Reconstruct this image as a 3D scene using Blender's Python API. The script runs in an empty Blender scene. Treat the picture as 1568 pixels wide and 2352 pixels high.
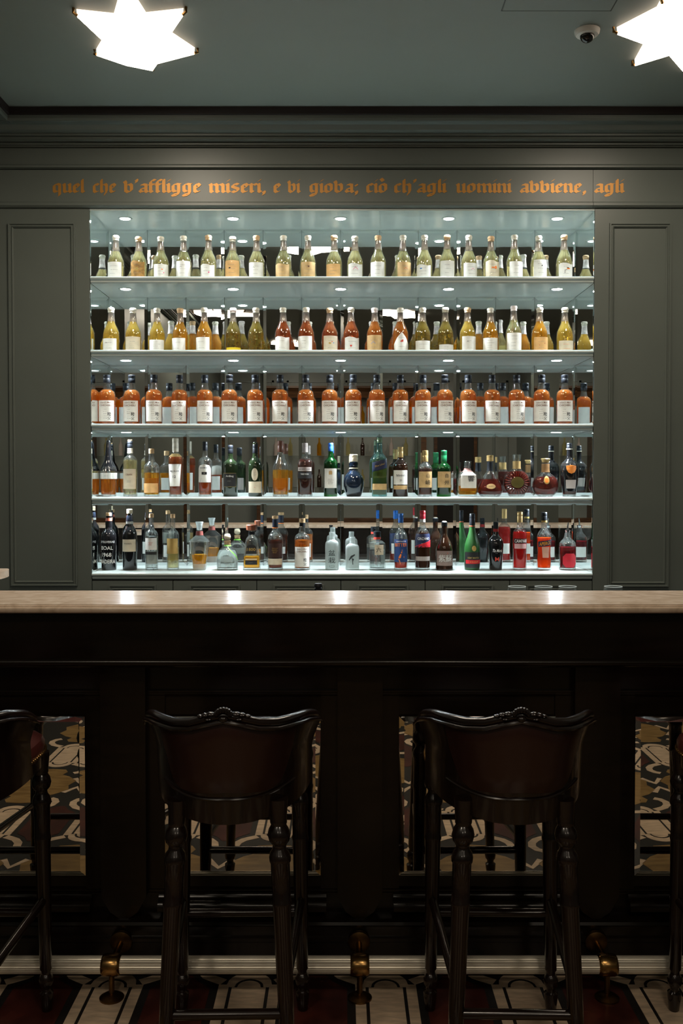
import bpy, math, random
from mathutils import Vector
S = bpy.context.scene
C = S.collection
PI = math.pi
random.seed(7)

# ------------------------------------------------------------------ camera
F = 2200.0                      # focal length in pixels of the 1568 x 2352 frame
HC = 1.55                       # eye height
PITCH = math.atan(0.0247)
CY0 = 1095 + F*math.tan(PITCH)  # lens axis row (slight rising front)
cp, sp = math.cos(PITCH), math.sin(PITCH)
cd = bpy.data.cameras.new('camera')
cam = bpy.data.objects.new('camera', cd)
C.objects.link(cam)
cam.location = (0, 0, HC)
cam.rotation_euler = (PI/2 - PITCH, 0, 0)
cd.sensor_width = 36
cd.lens = F/2352*36
cd.shift_y = (CY0-1176)/2352
cd.clip_start = 0.05
S.camera = cam

def at(px, py, Y):
    """point on the vertical plane Y (metres) seen at a pixel of the photograph"""
    b = (CY0-py)/F
    dz = Y*(b*cp-sp)/(cp+b*sp)
    dep = Y*cp-dz*sp
    return Vector(((px-784)/F*dep, Y, HC+dz))
def zat(py, Y): return at(784, py, Y).z
def xat(px, Y, py=1095): return at(px, py, Y).x
def ath(px, py, z):
    """point on the horizontal plane z seen at a pixel"""
    b = (CY0-py)/F
    dz = z-HC
    Y = dz*(cp+b*sp)/(b*cp-sp)
    return Vector(((px-784)/F*(Y*cp-dz*sp), Y, z))

# ------------------------------------------------------------------ world, exposure
w = bpy.data.worlds.new('world'); S.world = w
w.use_nodes = True
w.node_tree.nodes['Background'].inputs[0].default_value = (.8, .85, .9, 1)
w.node_tree.nodes['Background'].inputs[1].default_value = 0.0
S.view_settings.view_transform = 'Standard'
S.view_settings.look = 'None'
S.view_settings.gamma = 1
S.view_settings.use_curve_mapping = False
S.view_settings.exposure = 0.0
S.cycles.max_bounces = 10
S.cycles.diffuse_bounces = 4
S.cycles.glossy_bounces = 6
S.cycles.transmission_bounces = 6
S.cycles.transparent_max_bounces = 24
S.cycles.sample_clamp_indirect = 4
S.cycles.caustics_refractive = True
S.cycles.caustics_reflective = True
LED_W = 9.0            # each shelf downlight
LAMP_E = 34.0          # star lamp emission

# main planes of the place (metres in front of the lens)
YW, YM, YB = 5.0, 5.40, 5.17          # wall face, mirror, bottle axis
YBAR, YF, YBK = 2.98, 2.834, 3.19     # bar panelling, bar-top front and back edge
ZBAR = HC-.38
YC = 4.78                             # crown front
ZC = zat(245, YC)                     # ceiling
XL, XR = -1.86, 2.7
YREAR = -4.0

# ------------------------------------------------------------------ materials
MATS = {}
def mat(name): return MATS[name]
def newmat(name):
    m = bpy.data.materials.new(name); m.use_nodes = True
    m.node_tree.nodes.clear(); MATS[name] = m
    nt = m.node_tree
    out = nt.nodes.new('ShaderNodeOutputMaterial')
    return m, nt, out
def P(name, col, rough=.5, metal=0, spec=.5, coat=0, var=0, scale=8, bump=0, col2=None, stretch=None, detail=4):
    m, nt, out = newmat(name)
    b = nt.nodes.new('ShaderNodeBsdfPrincipled')
    b.inputs['Base Color'].default_value = (*col, 1)
    b.inputs['Roughness'].default_value = rough
    b.inputs['Metallic'].default_value = metal
    b.inputs['Specular IOR Level'].default_value = spec
    b.inputs['Coat Weight'].default_value = coat
    b.inputs['Coat Roughness'].default_value = .08
    nt.links.new(b.outputs[0], out.inputs[0])
    if var or bump or col2:
        tc = nt.nodes.new('ShaderNodeTexCoord')
        mp = nt.nodes.new('ShaderNodeMapping')
        if stretch: mp.inputs['Scale'].default_value = stretch
        nz = nt.nodes.new('ShaderNodeTexNoise')
        nz.inputs['Scale'].default_value = scale
        nz.inputs['Detail'].default_value = detail
        nt.links.new(tc.outputs['Object'], mp.inputs[0])
        nt.links.new(mp.outputs[0], nz.inputs['Vector'])
        if var or col2:
            cr = nt.nodes.new('ShaderNodeValToRGB')
            c2 = col2 or tuple(min(1, c*(1+var)) for c in col)
            c1 = col if col2 else tuple(c*(1-var) for c in col)
            cr.color_ramp.elements[0].position = .35
            cr.color_ramp.elements[1].position = .68
            cr.color_ramp.elements[0].color = (*c1, 1)
            cr.color_ramp.elements[1].color = (*c2, 1)
            nt.links.new(nz.outputs['Fac'], cr.inputs[0])
            nt.links.new(cr.outputs[0], b.inputs['Base Color'])
        if bump:
            bp = nt.nodes.new('ShaderNodeBump')
            bp.inputs['Strength'].default_value = bump
            bp.inputs['Distance'].default_value = .002
            nt.links.new(nz.outputs['Fac'], bp.inputs['Height'])
            nt.links.new(bp.outputs[0], b.inputs['Normal'])
    return m
def emis(name, col, e):
    m, nt, out = newmat(name)
    n = nt.nodes.new('ShaderNodeEmission')
    n.inputs[0].default_value = (*col, 1); n.inputs[1].default_value = e
    nt.links.new(n.outputs[0], out.inputs[0])
    return m
def mirror(name, col, rough=0.0):
    m, nt, out = newmat(name)
    n = nt.nodes.new('ShaderNodeBsdfGlossy')
    n.inputs['Color'].default_value = (*col, 1); n.inputs['Roughness'].default_value = rough
    nt.links.new(n.outputs[0], out.inputs[0])
    return m
def glass(name, tint, ior=1.5, milk=0.0, milkcol=(.9, .95, .95), refr=0.0):
    """thin clear glass wall: tinted transmission, Fresnel gloss on the outer face"""
    m, nt, out = newmat(name)
    tr = nt.nodes.new('ShaderNodeBsdfTransparent'); tr.inputs[0].default_value = (*tint, 1)
    gl = nt.nodes.new('ShaderNodeBsdfGlossy'); gl.inputs['Roughness'].default_value = .03
    fr = nt.nodes.new('ShaderNodeFresnel'); fr.inputs[0].default_value = ior
    geo = nt.nodes.new('ShaderNodeNewGeometry')
    sub = nt.nodes.new('ShaderNodeMath'); sub.operation = 'SUBTRACT'; sub.inputs[0].default_value = 1
    nt.links.new(geo.outputs['Backfacing'], sub.inputs[1])
    mu = nt.nodes.new('ShaderNodeMath'); mu.operation = 'MULTIPLY'
    nt.links.new(fr.outputs[0], mu.inputs[0]); nt.links.new(sub.outputs[0], mu.inputs[1])
    mx = nt.nodes.new('ShaderNodeMixShader')
    nt.links.new(mu.outputs[0], mx.inputs[0])
    last = tr.outputs[0]
    if milk:
        df = nt.nodes.new('ShaderNodeBsdfTranslucent'); df.inputs[0].default_value = (*milkcol, 1)
        d2 = nt.nodes.new('ShaderNodeBsdfDiffuse'); d2.inputs[0].default_value = (*milkcol, 1)
        m3 = nt.nodes.new('ShaderNodeMixShader'); m3.inputs[0].default_value = .5
        nt.links.new(df.outputs[0], m3.inputs[1]); nt.links.new(d2.outputs[0], m3.inputs[2])
        m2 = nt.nodes.new('ShaderNodeMixShader'); m2.inputs[0].default_value = milk
        nt.links.new(tr.outputs[0], m2.inputs[1]); nt.links.new(m3.outputs[0], m2.inputs[2])
        last = m2.outputs[0]
    if refr:
        rf = nt.nodes.new('ShaderNodeBsdfRefraction'); rf.inputs['Color'].default_value = (*[t**.5 for t in tint], 1)
        rf.inputs['IOR'].default_value = 1.45; rf.inputs['Roughness'].default_value = .02
        m4 = nt.nodes.new('ShaderNodeMixShader'); m4.inputs[0].default_value = refr
        nt.links.new(last, m4.inputs[1]); nt.links.new(rf.outputs[0], m4.inputs[2]); last = m4.outputs[0]
    nt.links.new(last, mx.inputs[1]); nt.links.new(gl.outputs[0], mx.inputs[2])
    nt.links.new(mx.outputs[0], out.inputs[0])
    return m
def liquid(name, col, body=.35, ior=1.33, bodycol=None):
    """spirit in a bottle: refracting, with a little scattering of its own colour"""
    m, nt, out = newmat(name)
    rf = nt.nodes.new('ShaderNodeBsdfRefraction')
    rf.inputs['Color'].default_value = (*col, 1); rf.inputs['IOR'].default_value = ior
    rf.inputs['Roughness'].default_value = 0.02
    bc = bodycol or col
    df = nt.nodes.new('ShaderNodeBsdfTranslucent'); df.inputs[0].default_value = (*bc, 1)
    d2 = nt.nodes.new('ShaderNodeBsdfDiffuse'); d2.inputs[0].default_value = (*bc, 1)
    m3 = nt.nodes.new('ShaderNodeMixShader'); m3.inputs[0].default_value = .4
    nt.links.new(df.outputs[0], m3.inputs[1]); nt.links.new(d2.outputs[0], m3.inputs[2])
    mx = nt.nodes.new('ShaderNodeMixShader'); mx.inputs[0].default_value = body
    nt.links.new(rf.outputs[0], mx.inputs[1]); nt.links.new(m3.outputs[0], mx.inputs[2])
    nt.links.new(mx.outputs[0], out.inputs[0])
    return m

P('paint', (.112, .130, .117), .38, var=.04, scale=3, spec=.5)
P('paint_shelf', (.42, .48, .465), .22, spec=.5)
P('paint_rear_lit', (.25, .275, .26), .4)  # wall paint made lighter, so the mirrored rear wall looks better lit
P('ceiling_paint', (.20, .225, .205), .55, var=.03, scale=2)
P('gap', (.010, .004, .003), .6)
P('groove', (.03, .035, .03), .6)
P('gilt', (.47, .21, .035), .40, metal=.35, var=.12, scale=6)
P('dark_wood', (.0075, .0045, .0025), .22, spec=.35, var=.3, scale=5, stretch=(1, 1, 8))
P('stool_wood', (.009, .004, .0028), .24, spec=.4, coat=.3, var=.3, scale=9)
P('leather', (.022, .006, .004), .30, spec=.5, bump=.15, scale=60)
P('leather_red', (.055, .011, .009), .34, spec=.5, bump=.15, scale=60)
P('brass', (.35, .2, .07), .25, metal=1, var=.25, scale=30)
P('brass_worn', (.16, .09, .035), .35, metal=1, var=.3, scale=25)
P('steel_ribbed', (.80, .74, .62), .42, metal=.6)
P('steel', (.6, .62, .62), .2, metal=1)
P('chrome', (.75, .76, .78), .12, metal=1)
P('floor_black', (.018, .016, .015), .25)
P('stone_cream', (.62, .47, .33), .28, var=.22, scale=14, stretch=(1, 4, 1))
P('stone_red', (.035, .008, .006), .25, col2=(.085, .020, .014), scale=9)
P('stone_ochre', (.20, .115, .035), .28, col2=(.32, .20, .07), scale=10, stretch=(1, 3, 1))
P('wood_mid', (.10, .045, .018), .35, var=.4, scale=6, stretch=(1, 1, 6))
P('white_plastic', (.75, .74, .7), .4)
P('black_gloss', (.006, .006, .006), .06)
P('rear_dark', (.012, .010, .009), .4)
mirror('mirror', (.88, .91, .905))
mirror('mirror_bar', (.78, .75, .70))
emis('led', (.86, .95, 1.0), 400)
emis('lamp_glow', (1.0, .86, .68), LAMP_E)
emis('lamp_side', (1.0, .80, .62), LAMP_E*.075)
glass('clear_glass', (.965, .985, .98), ior=1.8, milk=.02, refr=.28)
glass('aqua_glass', (.55, .86, .86), ior=1.7, milk=.06, milkcol=(.25, .6, .62), refr=.35)
glass('green_glass', (.05, .42, .10), ior=1.7, milk=.10, milkcol=(.02, .30, .06), refr=.35)
glass('frost_glass', (.90, .95, .93), milk=.40, refr=.2)
glass('wine_glass', (.95, .975, .975), ior=2.0, milk=.03)

# marble bar top
def marble(name):
    m, nt, out = newmat(name)
    b = nt.nodes.new('ShaderNodeBsdfPrincipled')
    tc = nt.nodes.new('ShaderNodeTexCoord'); mp = nt.nodes.new('ShaderNodeMapping')
    mp.inputs['Scale'].default_value = (1.7, 1.9, 1.9)
    nz = nt.nodes.new('ShaderNodeTexNoise'); nz.inputs['Scale'].default_value = 7; nz.inputs['Detail'].default_value = 8
    nz.inputs['Distortion'].default_value = 1.6
    cr = nt.nodes.new('ShaderNodeValToRGB')
    e = cr.color_ramp.elements
    e[0].position = .28; e[0].color = (.47, .35, .25, 1)
    e[1].position = .75; e[1].color = (.74, .60, .475, 1)
    k = e.new(.5); k.color = (.62, .475, .355, 1)
    nt.links.new(tc.outputs['Object'], mp.inputs[0]); nt.links.new(mp.outputs[0], nz.inputs['Vector'])
    nt.links.new(nz.outputs['Fac'], cr.inputs[0]); nt.links.new(cr.outputs[0], b.inputs['Base Color'])
    b.inputs['Roughness'].default_value = .2
    nt.links.new(b.outputs[0], out.inputs[0])
marble('marble')

# ------------------------------------------------------------------ mesh helpers
class MB:
    def __init__(s): s.v = []; s.f = []; s.smooth = False
    def add(s, vs, fs):
        o = len(s.v); s.v += [tuple(p) for p in vs]; s.f += [tuple(i+o for i in f) for f in fs]; return s
    def box(s, x0, x1, y0, y1, z0, z1):
        return s.add([(x0,y0,z0),(x1,y0,z0),(x1,y1,z0),(x0,y1,z0),(x0,y0,z1),(x1,y0,z1),(x1,y1,z1),(x0,y1,z1)],
                     [(0,3,2,1),(4,5,6,7),(0,1,5,4),(1,2,6,5),(2,3,7,6),(3,0,4,7)])
    def prism_x(s, prof, x0, x1):
        """closed (y,z) outline extruded along x"""
        n = len(prof)
        vs = [(x0, y, z) for y, z in prof]+[(x1, y, z) for y, z in prof]
        fs = [(i, (i+1) % n, n+(i+1) % n, n+i) for i in range(n)]+[tuple(range(n))[::-1], tuple(range(n, 2*n))]
        return s.add(vs, fs)
    def prism_y(s, prof, y0, y1):
        n = len(prof)
        vs = [(x, y0, z) for x, z in prof]+[(x, y1, z) for x, z in prof]
        fs = [(i, (i+1) % n, n+(i+1) % n, n+i) for i in range(n)]+[tuple(range(n))[::-1], tuple(range(n, 2*n))]
        return s.add(vs, fs)
    def prism_z(s, poly, z0, z1):
        n = len(poly)
        vs = [(x, y, z0) for x, y in poly]+[(x, y, z1) for x, y in poly]
        fs = [(i, (i+1) % n, n+(i+1) % n, n+i) for i in range(n)]+[tuple(range(n))[::-1], tuple(range(n, 2*n))]
        return s.add(vs, fs)
    def ring_z(s, outer, inner, z0, z1):
        """flat band between two outlines of equal count"""
        n = len(outer)
        vs = [(x, y, z1) for x, y in outer]+[(x, y, z1) for x, y in inner]+[(x, y, z0) for x, y in outer]+[(x, y, z0) for x, y in inner]
        fs = []
        for i in range(n):
            j = (i+1) % n
            fs += [(i, j, n+j, n+i), (2*n+i, 2*n+j, j, i), (n+i, n+j, 3*n+j, 3*n+i)]
        return s.add(vs, fs)
    def lathe(s, prof, seg=20, c=(0, 0, 0), cap=True):
        """prof: (z, r[, n, d]) rings about z"""
        vs, fs = [], []
        for p in prof:
            for k in range(seg):
                x, y = sxy(2*PI*k/seg, *p[1:])
                vs.append((c[0]+x, c[1]+y, c[2]+p[0]))
        for i in range(len(prof)-1):
            for k in range(seg):
                a, b = i*seg+k, i*seg+(k+1) % seg
                fs.append((a, b, b+seg, a+seg))
        if cap:
            fs.append(tuple(range(seg))[::-1]); fs.append(tuple(range((len(prof)-1)*seg, len(prof)*seg)))
        return s.add(vs, fs)
    def tube(s, pts, rads, seg=10, cap=True):
        pts = [Vector(p) for p in pts]
        if not isinstance(rads, (list, tuple)): rads = [rads]*len(pts)
        vs, fs = [], []
        up = Vector((0, 0, 1))
        for i, p in enumerate(pts):
            t = (pts[min(i+1, len(pts)-1)]-pts[max(i-1, 0)]).normalized()
            u = up if abs(t.dot(up)) < .95 else Vector((0, 1, 0))
            a = t.cross(u).normalized(); b = a.cross(t).normalized()
            for k in range(seg):
                an = 2*PI*k/seg
                vs.append(p+(a*math.cos(an)+b*math.sin(an))*rads[i])
        for i in range(len(pts)-1):
            for k in range(seg):
                fs.append((i*seg+k, i*seg+(k+1) % seg, (i+1)*seg+(k+1) % seg, (i+1)*seg+k))
        if cap: fs += [tuple(range(seg))[::-1], tuple(range((len(pts)-1)*seg, len(pts)*seg))]
        return s.add(vs, fs)
    def ball(s, c, r, seg=10, rings=6):
        if not isinstance(r, (tuple, list)): r = (r, r, r)
        vs = []; fs = []
        for i in range(rings+1):
            th = PI*i/rings
            for k in range(seg):
                an = 2*PI*k/seg
                vs.append((c[0]+r[0]*math.sin(th)*math.cos(an), c[1]+r[1]*math.sin(th)*math.sin(an), c[2]+r[2]*math.cos(th)))
        for i in range(rings):
            for k in range(seg):
                fs.append((i*seg+k, (i+1)*seg+k, (i+1)*seg+(k+1) % seg, i*seg+(k+1) % seg))
        return s.add(vs, fs)
    def grid(s, fn, nu, nv):
        vs = [fn(i/nu, j/nv) for j in range(nv+1) for i in range(nu+1)]
        fs = [(j*(nu+1)+i, j*(nu+1)+i+1, (j+1)*(nu+1)+i+1, (j+1)*(nu+1)+i) for j in range(nv) for i in range(nu)]
        return s.add(vs, fs)
    def mesh(s, name, m, smooth=False):
        me = bpy.data.meshes.new(name)
        me.from_pydata(s.v, [], s.f); me.update()
        if m: me.materials.append(MATS[m] if isinstance(m, str) else m)
        if smooth:
            me.polygons.foreach_set('use_smooth', [True]*len(me.polygons))
            try: me.set_sharp_from_angle(angle=math.radians(38))
            except Exception: pass
        return me
    def build(s, name, m, parent=None, smooth=False, loc=None):
        return put(s.mesh(name, m, smooth), name, parent, loc)
def put(me, name, parent=None, loc=None):
    o = bpy.data.objects.new(name, me); C.objects.link(o)
    if parent is not None: o.parent = parent
    if loc is not None: o.location = loc
    return o
def sxy(th, r, n=2, d=1.0):
    """superellipse section, theta 0 faces the room (-y)"""
    sx, cy = math.sin(th), -math.cos(th)
    if n == 2: return r*sx, r*d*cy
    k = (abs(sx)**n+abs(cy)**n)**(-1.0/n)
    return r*k*sx, r*d*k*cy
def thing(name, label, cat, loc=(0, 0, 0), rz=0, group=None):
    o = bpy.data.objects.new(name, None); C.objects.link(o)
    o.empty_display_size = .05
    o.location = loc; o.rotation_euler = (0, 0, rz)
    return tag(o, label, cat, group)
def tag(o, label, cat, group=None):
    o['label'] = label; o['category'] = cat
    if group: o['group'] = group
    return o
def struct(o, label, cat):
    o['kind'] = 'structure'; o['label'] = label; o['category'] = cat
    return o
def copy_tree(o, parent=None):
    c = o.copy(); C.objects.link(c)
    if parent is not None: c.parent = parent
    for ch in list(o.children): copy_tree(ch, c)
    return c
TXT = {}
def text_mesh(txt):
    """flat outline of a word, centred, height 1 -> (verts, faces, aspect)"""
    if txt in TXT: return TXT[txt]
    cu = bpy.data.curves.new('t', 'FONT'); cu.body = txt; cu.resolution_u = 2; cu.offset = .007 if ord(txt[0]) < 0x2000 else .004
    ob = bpy.data.objects.new('t', cu); C.objects.link(ob)
    dg = bpy.context.evaluated_depsgraph_get()
    me = bpy.data.meshes.new_from_object(ob.evaluated_get(dg))
    vs = [v.co.copy() for v in me.vertices]; fs = [tuple(p.vertices) for p in me.polygons]
    bpy.data.objects.remove(ob); bpy.data.curves.remove(cu); bpy.data.meshes.remove(me)
    if not vs: TXT[txt] = ([], [], 1); return TXT[txt]
    x0, x1 = min(v.x for v in vs), max(v.x for v in vs); y0, y1 = min(v.y for v in vs), max(v.y for v in vs)
    h = max(y1-y0, 1e-4)
    vs = [((v.x-(x0+x1)/2)/h, (v.y-(y0+y1)/2)/h) for v in vs]
    TXT[txt] = (vs, fs, (x1-x0)/h)
    return TXT[txt]

# ================================================================== ROOM SHELL
fl = MB().box(XL-.05, XR+.05, YREAR-.05, 5.6, -.05, 0).build('floor', 'floor_black')
struct(fl, 'dark inlaid stone floor with red, cream and ochre pattern', 'floor')
ce = MB().box(XL-.05, XR+.05, YREAR-.05, 5.6, ZC, ZC+.1).build('ceiling', 'ceiling_paint')
struct(ce, 'grey-green painted ceiling with star lamps', 'ceiling')
struct(MB().box(XL-.1, XL, YREAR, 5.6, 0, ZC).build('wall_left', 'paint'), 'grey-green painted side wall at the left', 'wall')
struct(MB().box(XR, XR+.1, YREAR, 5.6, 0, ZC).build('wall_right', 'paint'), 'grey-green painted side wall at the right', 'wall')
rear = struct(MB().box(XL, XR, YREAR-.1, YREAR, 0, ZC).build('wall_rear', 'paint_rear_lit'), 'grey-green panelled rear wall seen in the mirrors', 'wall')
for k in range(5):
    x = XL+.12+k*.9
    m = MB()
    for (a, b, c, d) in ((x, x+.7, 1.2, 1.23), (x, x+.7, 3.0, 3.03), (x, x+.03, 1.2, 3.03), (x+.67, x+.7, 1.2, 3.03)):
        m.box(a, b, YREAR, YREAR+.02, c, d)
    m.build('panel_moulding', 'paint_rear_lit', rear)

NX0, NX1 = xat(209, YW), xat(1362, YW)          # niche opening
ZT = zat(478, YW)                               # niche top
ZS = [zat(634, YW), zat(803, YW), zat(973, YW), zat(1142, YW), zat(1315, YW)]   # shelf tops
back = MB()
back.box(XL, NX0, YW, YM+.2, 0, ZT+.002); back.box(NX1, XR, YW, YM+.2, 0, ZT+.002)
back.box(XL, XR, YW, YM+.2, ZT+.002, ZC)
back.box(NX0, NX1, YM+.02, YM+.2, 0, ZT+.002)
wb = struct(back.build('wall_back', 'paint'), 'grey-green panelled wall around the lit bottle niche', 'wall')
def frame_ring(parent, x0, x1, z0, z1, y, wd, dp, name='panel_moulding', m='paint'):
    """a mitred rectangular moulding, proud of plane y by dp"""
    b = MB()
    prof = [(0, 0), (0, dp), (wd*.25, dp), (wd*.4, dp*.45), (wd*.6, dp*.45), (wd*.75, dp*.9), (wd, dp*.2), (wd, 0)]
    rings = []
    for o, h in prof:
        rings.append([(x0+o, y-h, z0+o), (x1-o, y-h, z0+o), (x1-o, y-h, z1-o), (x0+o, y-h, z1-o)])
    vs = [p for r in rings for p in r]; fs = []
    for i in range(len(rings)-1):
        for k in range(4):
            fs.append((i*4+k, i*4+(k+1) % 4, (i+1)*4+(k+1) % 4, (i+1)*4+k))
    b.add(vs, fs)
    return b.build(name, m, parent)
frame_ring(wb, xat(25, YW), xat(177, YW), zat(1345, YW), zat(513, YW), YW, .026, .014)
frame_ring(wb, xat(1395, YW), xat(1535, YW), zat(1347, YW), zat(513, YW), YW, .026, .014)

# friezes and crown
FX1 = xat(1566, YW, 420)
def trim(n, prof, x0, x1, label, m='paint'):
    return struct(MB().prism_x(prof, x0, x1).build('trim_%d' % n, m, None, False), label, 'trim')
z = lambda y, Y=YW: zat(y, Y)
SEAM = xat(1360, YW, 430)
t1 = MB()
prof = [(YW, z(478)), (YW-.012, z(478)), (YW-.022, z(474)), (YW-.022, z(468)), (YW-.012, z(465)), (YW-.012, z(392)), (YW, z(392))]
t1.prism_x(prof, XL, SEAM-.0008); t1.prism_x(prof, SEAM+.0008, FX1)
inscr = struct(t1.build('trim_1', 'paint'), 'frieze board above the niche carrying the gilt blackletter inscription', 'trim')
trim(2, [(YW, z(391)), (YW-.02, z(390)), (YW-.03, z(388)), (YW-.03, z(384)), (YW-.02, z(380)), (YW-.012, z(379)), (YW-.012, z(336)), (YW, z(336))],
     XL, FX1, 'plain upper frieze board between inscription and crown')
ck = [(5.0, 337), (4.97, 337), (4.965, 333), (4.95, 332), (4.95, 326), (4.925, 324), (4.91, 319), (4.915, 313), (4.9, 311), (4.9, 306), (4.885, 304), (4.865, 298), (4.85, 286), (4.83, 280), (4.80, 277), (4.795, 271), (4.795, 264), (5.0, 264)]
CPROF = [(y, zat(p, y)) for y, p in ck[:-1]]+[(5.0, zat(264, 4.795))]
trim(3, CPROF, XL, XR, 'stepped crown moulding running under the ceiling')
cl = MB().prism_y([(XL+(YW-y), zz) for y, zz in CPROF][::-1], YREAR, YW)
struct(cl.build('trim_4', 'paint'), 'crown moulding returning along the left wall', 'trim')
zg = zat(264, 4.795)
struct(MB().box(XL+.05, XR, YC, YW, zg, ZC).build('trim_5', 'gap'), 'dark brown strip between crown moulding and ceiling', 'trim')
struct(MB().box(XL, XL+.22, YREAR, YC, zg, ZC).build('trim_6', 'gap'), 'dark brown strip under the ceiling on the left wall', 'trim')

# ceiling hatch and dome camera
hA, hB = ath(1150, 25, ZC), ath(1402, 27, ZC)
hm = MB(); hy1, hx0, hx1 = hA.y, hA.x, hB.x; hy0 = hy1-.5
g = .004
hm.box(hx0, hx1, hy1-g, hy1, ZC-.0015, ZC); hm.box(hx0, hx1, hy0, hy0+g, ZC-.0015, ZC)
hm.box(hx0, hx0+g, hy0, hy1, ZC-.0015, ZC); hm.box(hx1-g, hx1, hy0, hy1, ZC-.0015, ZC)
hm.build('access_panel_joint', 'groove', ce)
MB().box(hx0+.006, hx1-.006, hy0+.006, hy1-.006, ZC-.002, ZC).build('access_panel', 'ceiling_paint', ce)
dpos = ath(1348, 70, ZC)
dc = thing('dome_camera', 'small white dome security camera on the ceiling', 'camera', (dpos.x, dpos.y, ZC))
MB().lathe([(-.022, .03), (-.02, .044), (-.012, .050), (0, .052)], 24).build('base_ring', 'white_plastic', dc, True)
MB().ball((0, 0, -.02), .03, 16, 10).build('dome', 'black_gloss', dc, True)

# ------------------------------------------------------------------ inscription, written with a broad nib
def nib(paths, wn=.32, ang=math.radians(38)):
    dx, dy = math.cos(ang)*wn/2, math.sin(ang)*wn/2
    polys = []
    for path in paths:
        for (a, b) in zip(path[:-1], path[1:]):
            t = .035
            q = [(a[0]-dx, a[1]-dy), (a[0]+dx, a[1]+dy), (b[0]+dx, b[1]+dy), (b[0]-dx, b[1]-dy)]
            ar = sum(q[i][0]*q[(i+1) % 4][1]-q[(i+1) % 4][0]*q[i][1] for i in range(4))
            if abs(ar) < .03:    # along the nib: a hairline
                L = math.hypot(b[0]-a[0], b[1]-a[1]) or 1
                nx, ny = -(b[1]-a[1])/L*t, (b[0]-a[0])/L*t
                q = [(a[0]+nx, a[1]+ny), (b[0]+nx, b[1]+ny), (b[0]-nx, b[1]-ny), (a[0]-nx, a[1]-ny)]
                ar = sum(q[i][0]*q[(i+1) % 4][1]-q[(i+1) % 4][0]*q[i][1] for i in range(4))
            polys.append(q if ar > 0 else q[::-1])
    return polys
def st(x, a=.84, b=.16): return [(x, a), (x, b)]
def hd(x): return [(x-.09, .92), (x+.04, .8)]
def ft(x): return [(x-.03, .2), (x+.13, .06)]
G = {
 'i': ([hd(0), st(0), ft(0), [(.0, 1.2), (.1, 1.34)]], .36),
 'n': ([hd(0), st(0), ft(0), [(0, .7), (.3, .92), (.46, .78)], st(.46, .78), ft(.46)], .84),
 'm': ([hd(0), st(0), ft(0), [(0, .7), (.3, .92), (.46, .78)], st(.46, .78), ft(.46), [(.46, .7), (.76, .92), (.92, .78)], st(.92, .78), ft(.92)], 1.3),
 'u': ([hd(0), st(0), [(0, .18), (.16, .06), (.46, .3)], hd(.46), st(.46), ft(.46)], .84),
 'a': ([[(.04, .74), (.18, .88), (.46, .82)], st(.46), ft(.46), [(.46, .5), (.08, .42), (.0, .3), (.02, .2), (.16, .07), (.46, .3)]], .84),
 'c': ([st(0, .8, .2), [(0, .8), (.2, .93), (.38, .8)], [(0, .2), (.16, .06), (.42, .22)]], .66),
 'e': ([st(0, .8, .2), [(0, .8), (.2, .93), (.38, .76), (.36, .66), (.05, .42)], [(0, .2), (.16, .06), (.42, .22)]], .68),
 'o': ([[(0, .8), (0, .2), (.2, .06), (.46, .24), (.46, .78), (.22, .93), (0, .8)]], .84),
 'l': ([[(.06, 1.42), (0, 1.32)], st(0, 1.34), ft(0)], .38),
 'h': ([[(.06, 1.42), (0, 1.32)], st(0, 1.34), ft(0), [(0, .7), (.3, .92), (.46, .78), (.46, .18), (.34, -.12), (.22, -.26)]], .84),
 'f': ([st(0, 1.12), ft(0), [(0, 1.12), (.16, 1.34), (.36, 1.26)], [(-.16, .86), (.3, .86)]], .52),
 'g': ([[(0, .8), (0, .26), (.16, .1), (.44, .3)], [(0, .8), (.2, .92), (.44, .86), (.6, .9)], [(.44, .86), (.44, .0), (.34, -.24), (.06, -.3), (-.06, -.2)], [(-.04, -.16), (.44, -.04)]], .86),
 'q': ([[(0, .8), (0, .22), (.16, .07), (.46, .3)], [(0, .8), (.22, .92), (.46, .84)], [(.46, .86), (.46, -.2), (.36, -.34)]], .86),
 'r': ([hd(0), st(0), ft(0), [(0, .7), (.26, .93), (.4, .8)]], .6),
 's': ([[(.44, .84), (.2, .94), (.02, .8), (.02, .62), (.42, .42), (.42, .22), (.22, .06), (-.02, .18)]], .76),
 'v': ([[(-.1, 1.2), (0, 1.02), (0, .22), (.22, .06), (.46, .24), (.46, .76), (.3, .92), (.08, .74)]], .84),
 ',': ([[(-.02, .16), (.06, .02), (-.03, -.2)]], .3),
 ';': ([[(-.03, .82), (.06, .72)], [(-.02, .16), (.06, .02), (-.03, -.2)]], .3),
 "'": ([[(0, 1.36), (.06, 1.24), (-.02, 1.04)]], .3),
}
G['\u00f2'] = (G['o'][0]+[[(.06, 1.46), (.26, 1.2)]], .84)
WORDS = [('quel', 121, 196), ('che', 213, 267), ("v'affligge", 282, 462), ('miseri,', 478, 611), ('e', 628, 645), ('vi', 659, 691), ('giova;', 709, 823),
         ('ci\u00f2', 841, 889), ("ch'agli", 905, 1027), ('uomini', 1046, 1176), ('avviene,', 1193, 1346), ('agli', 1364, 1435)]
YT = YW-.0128
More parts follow.
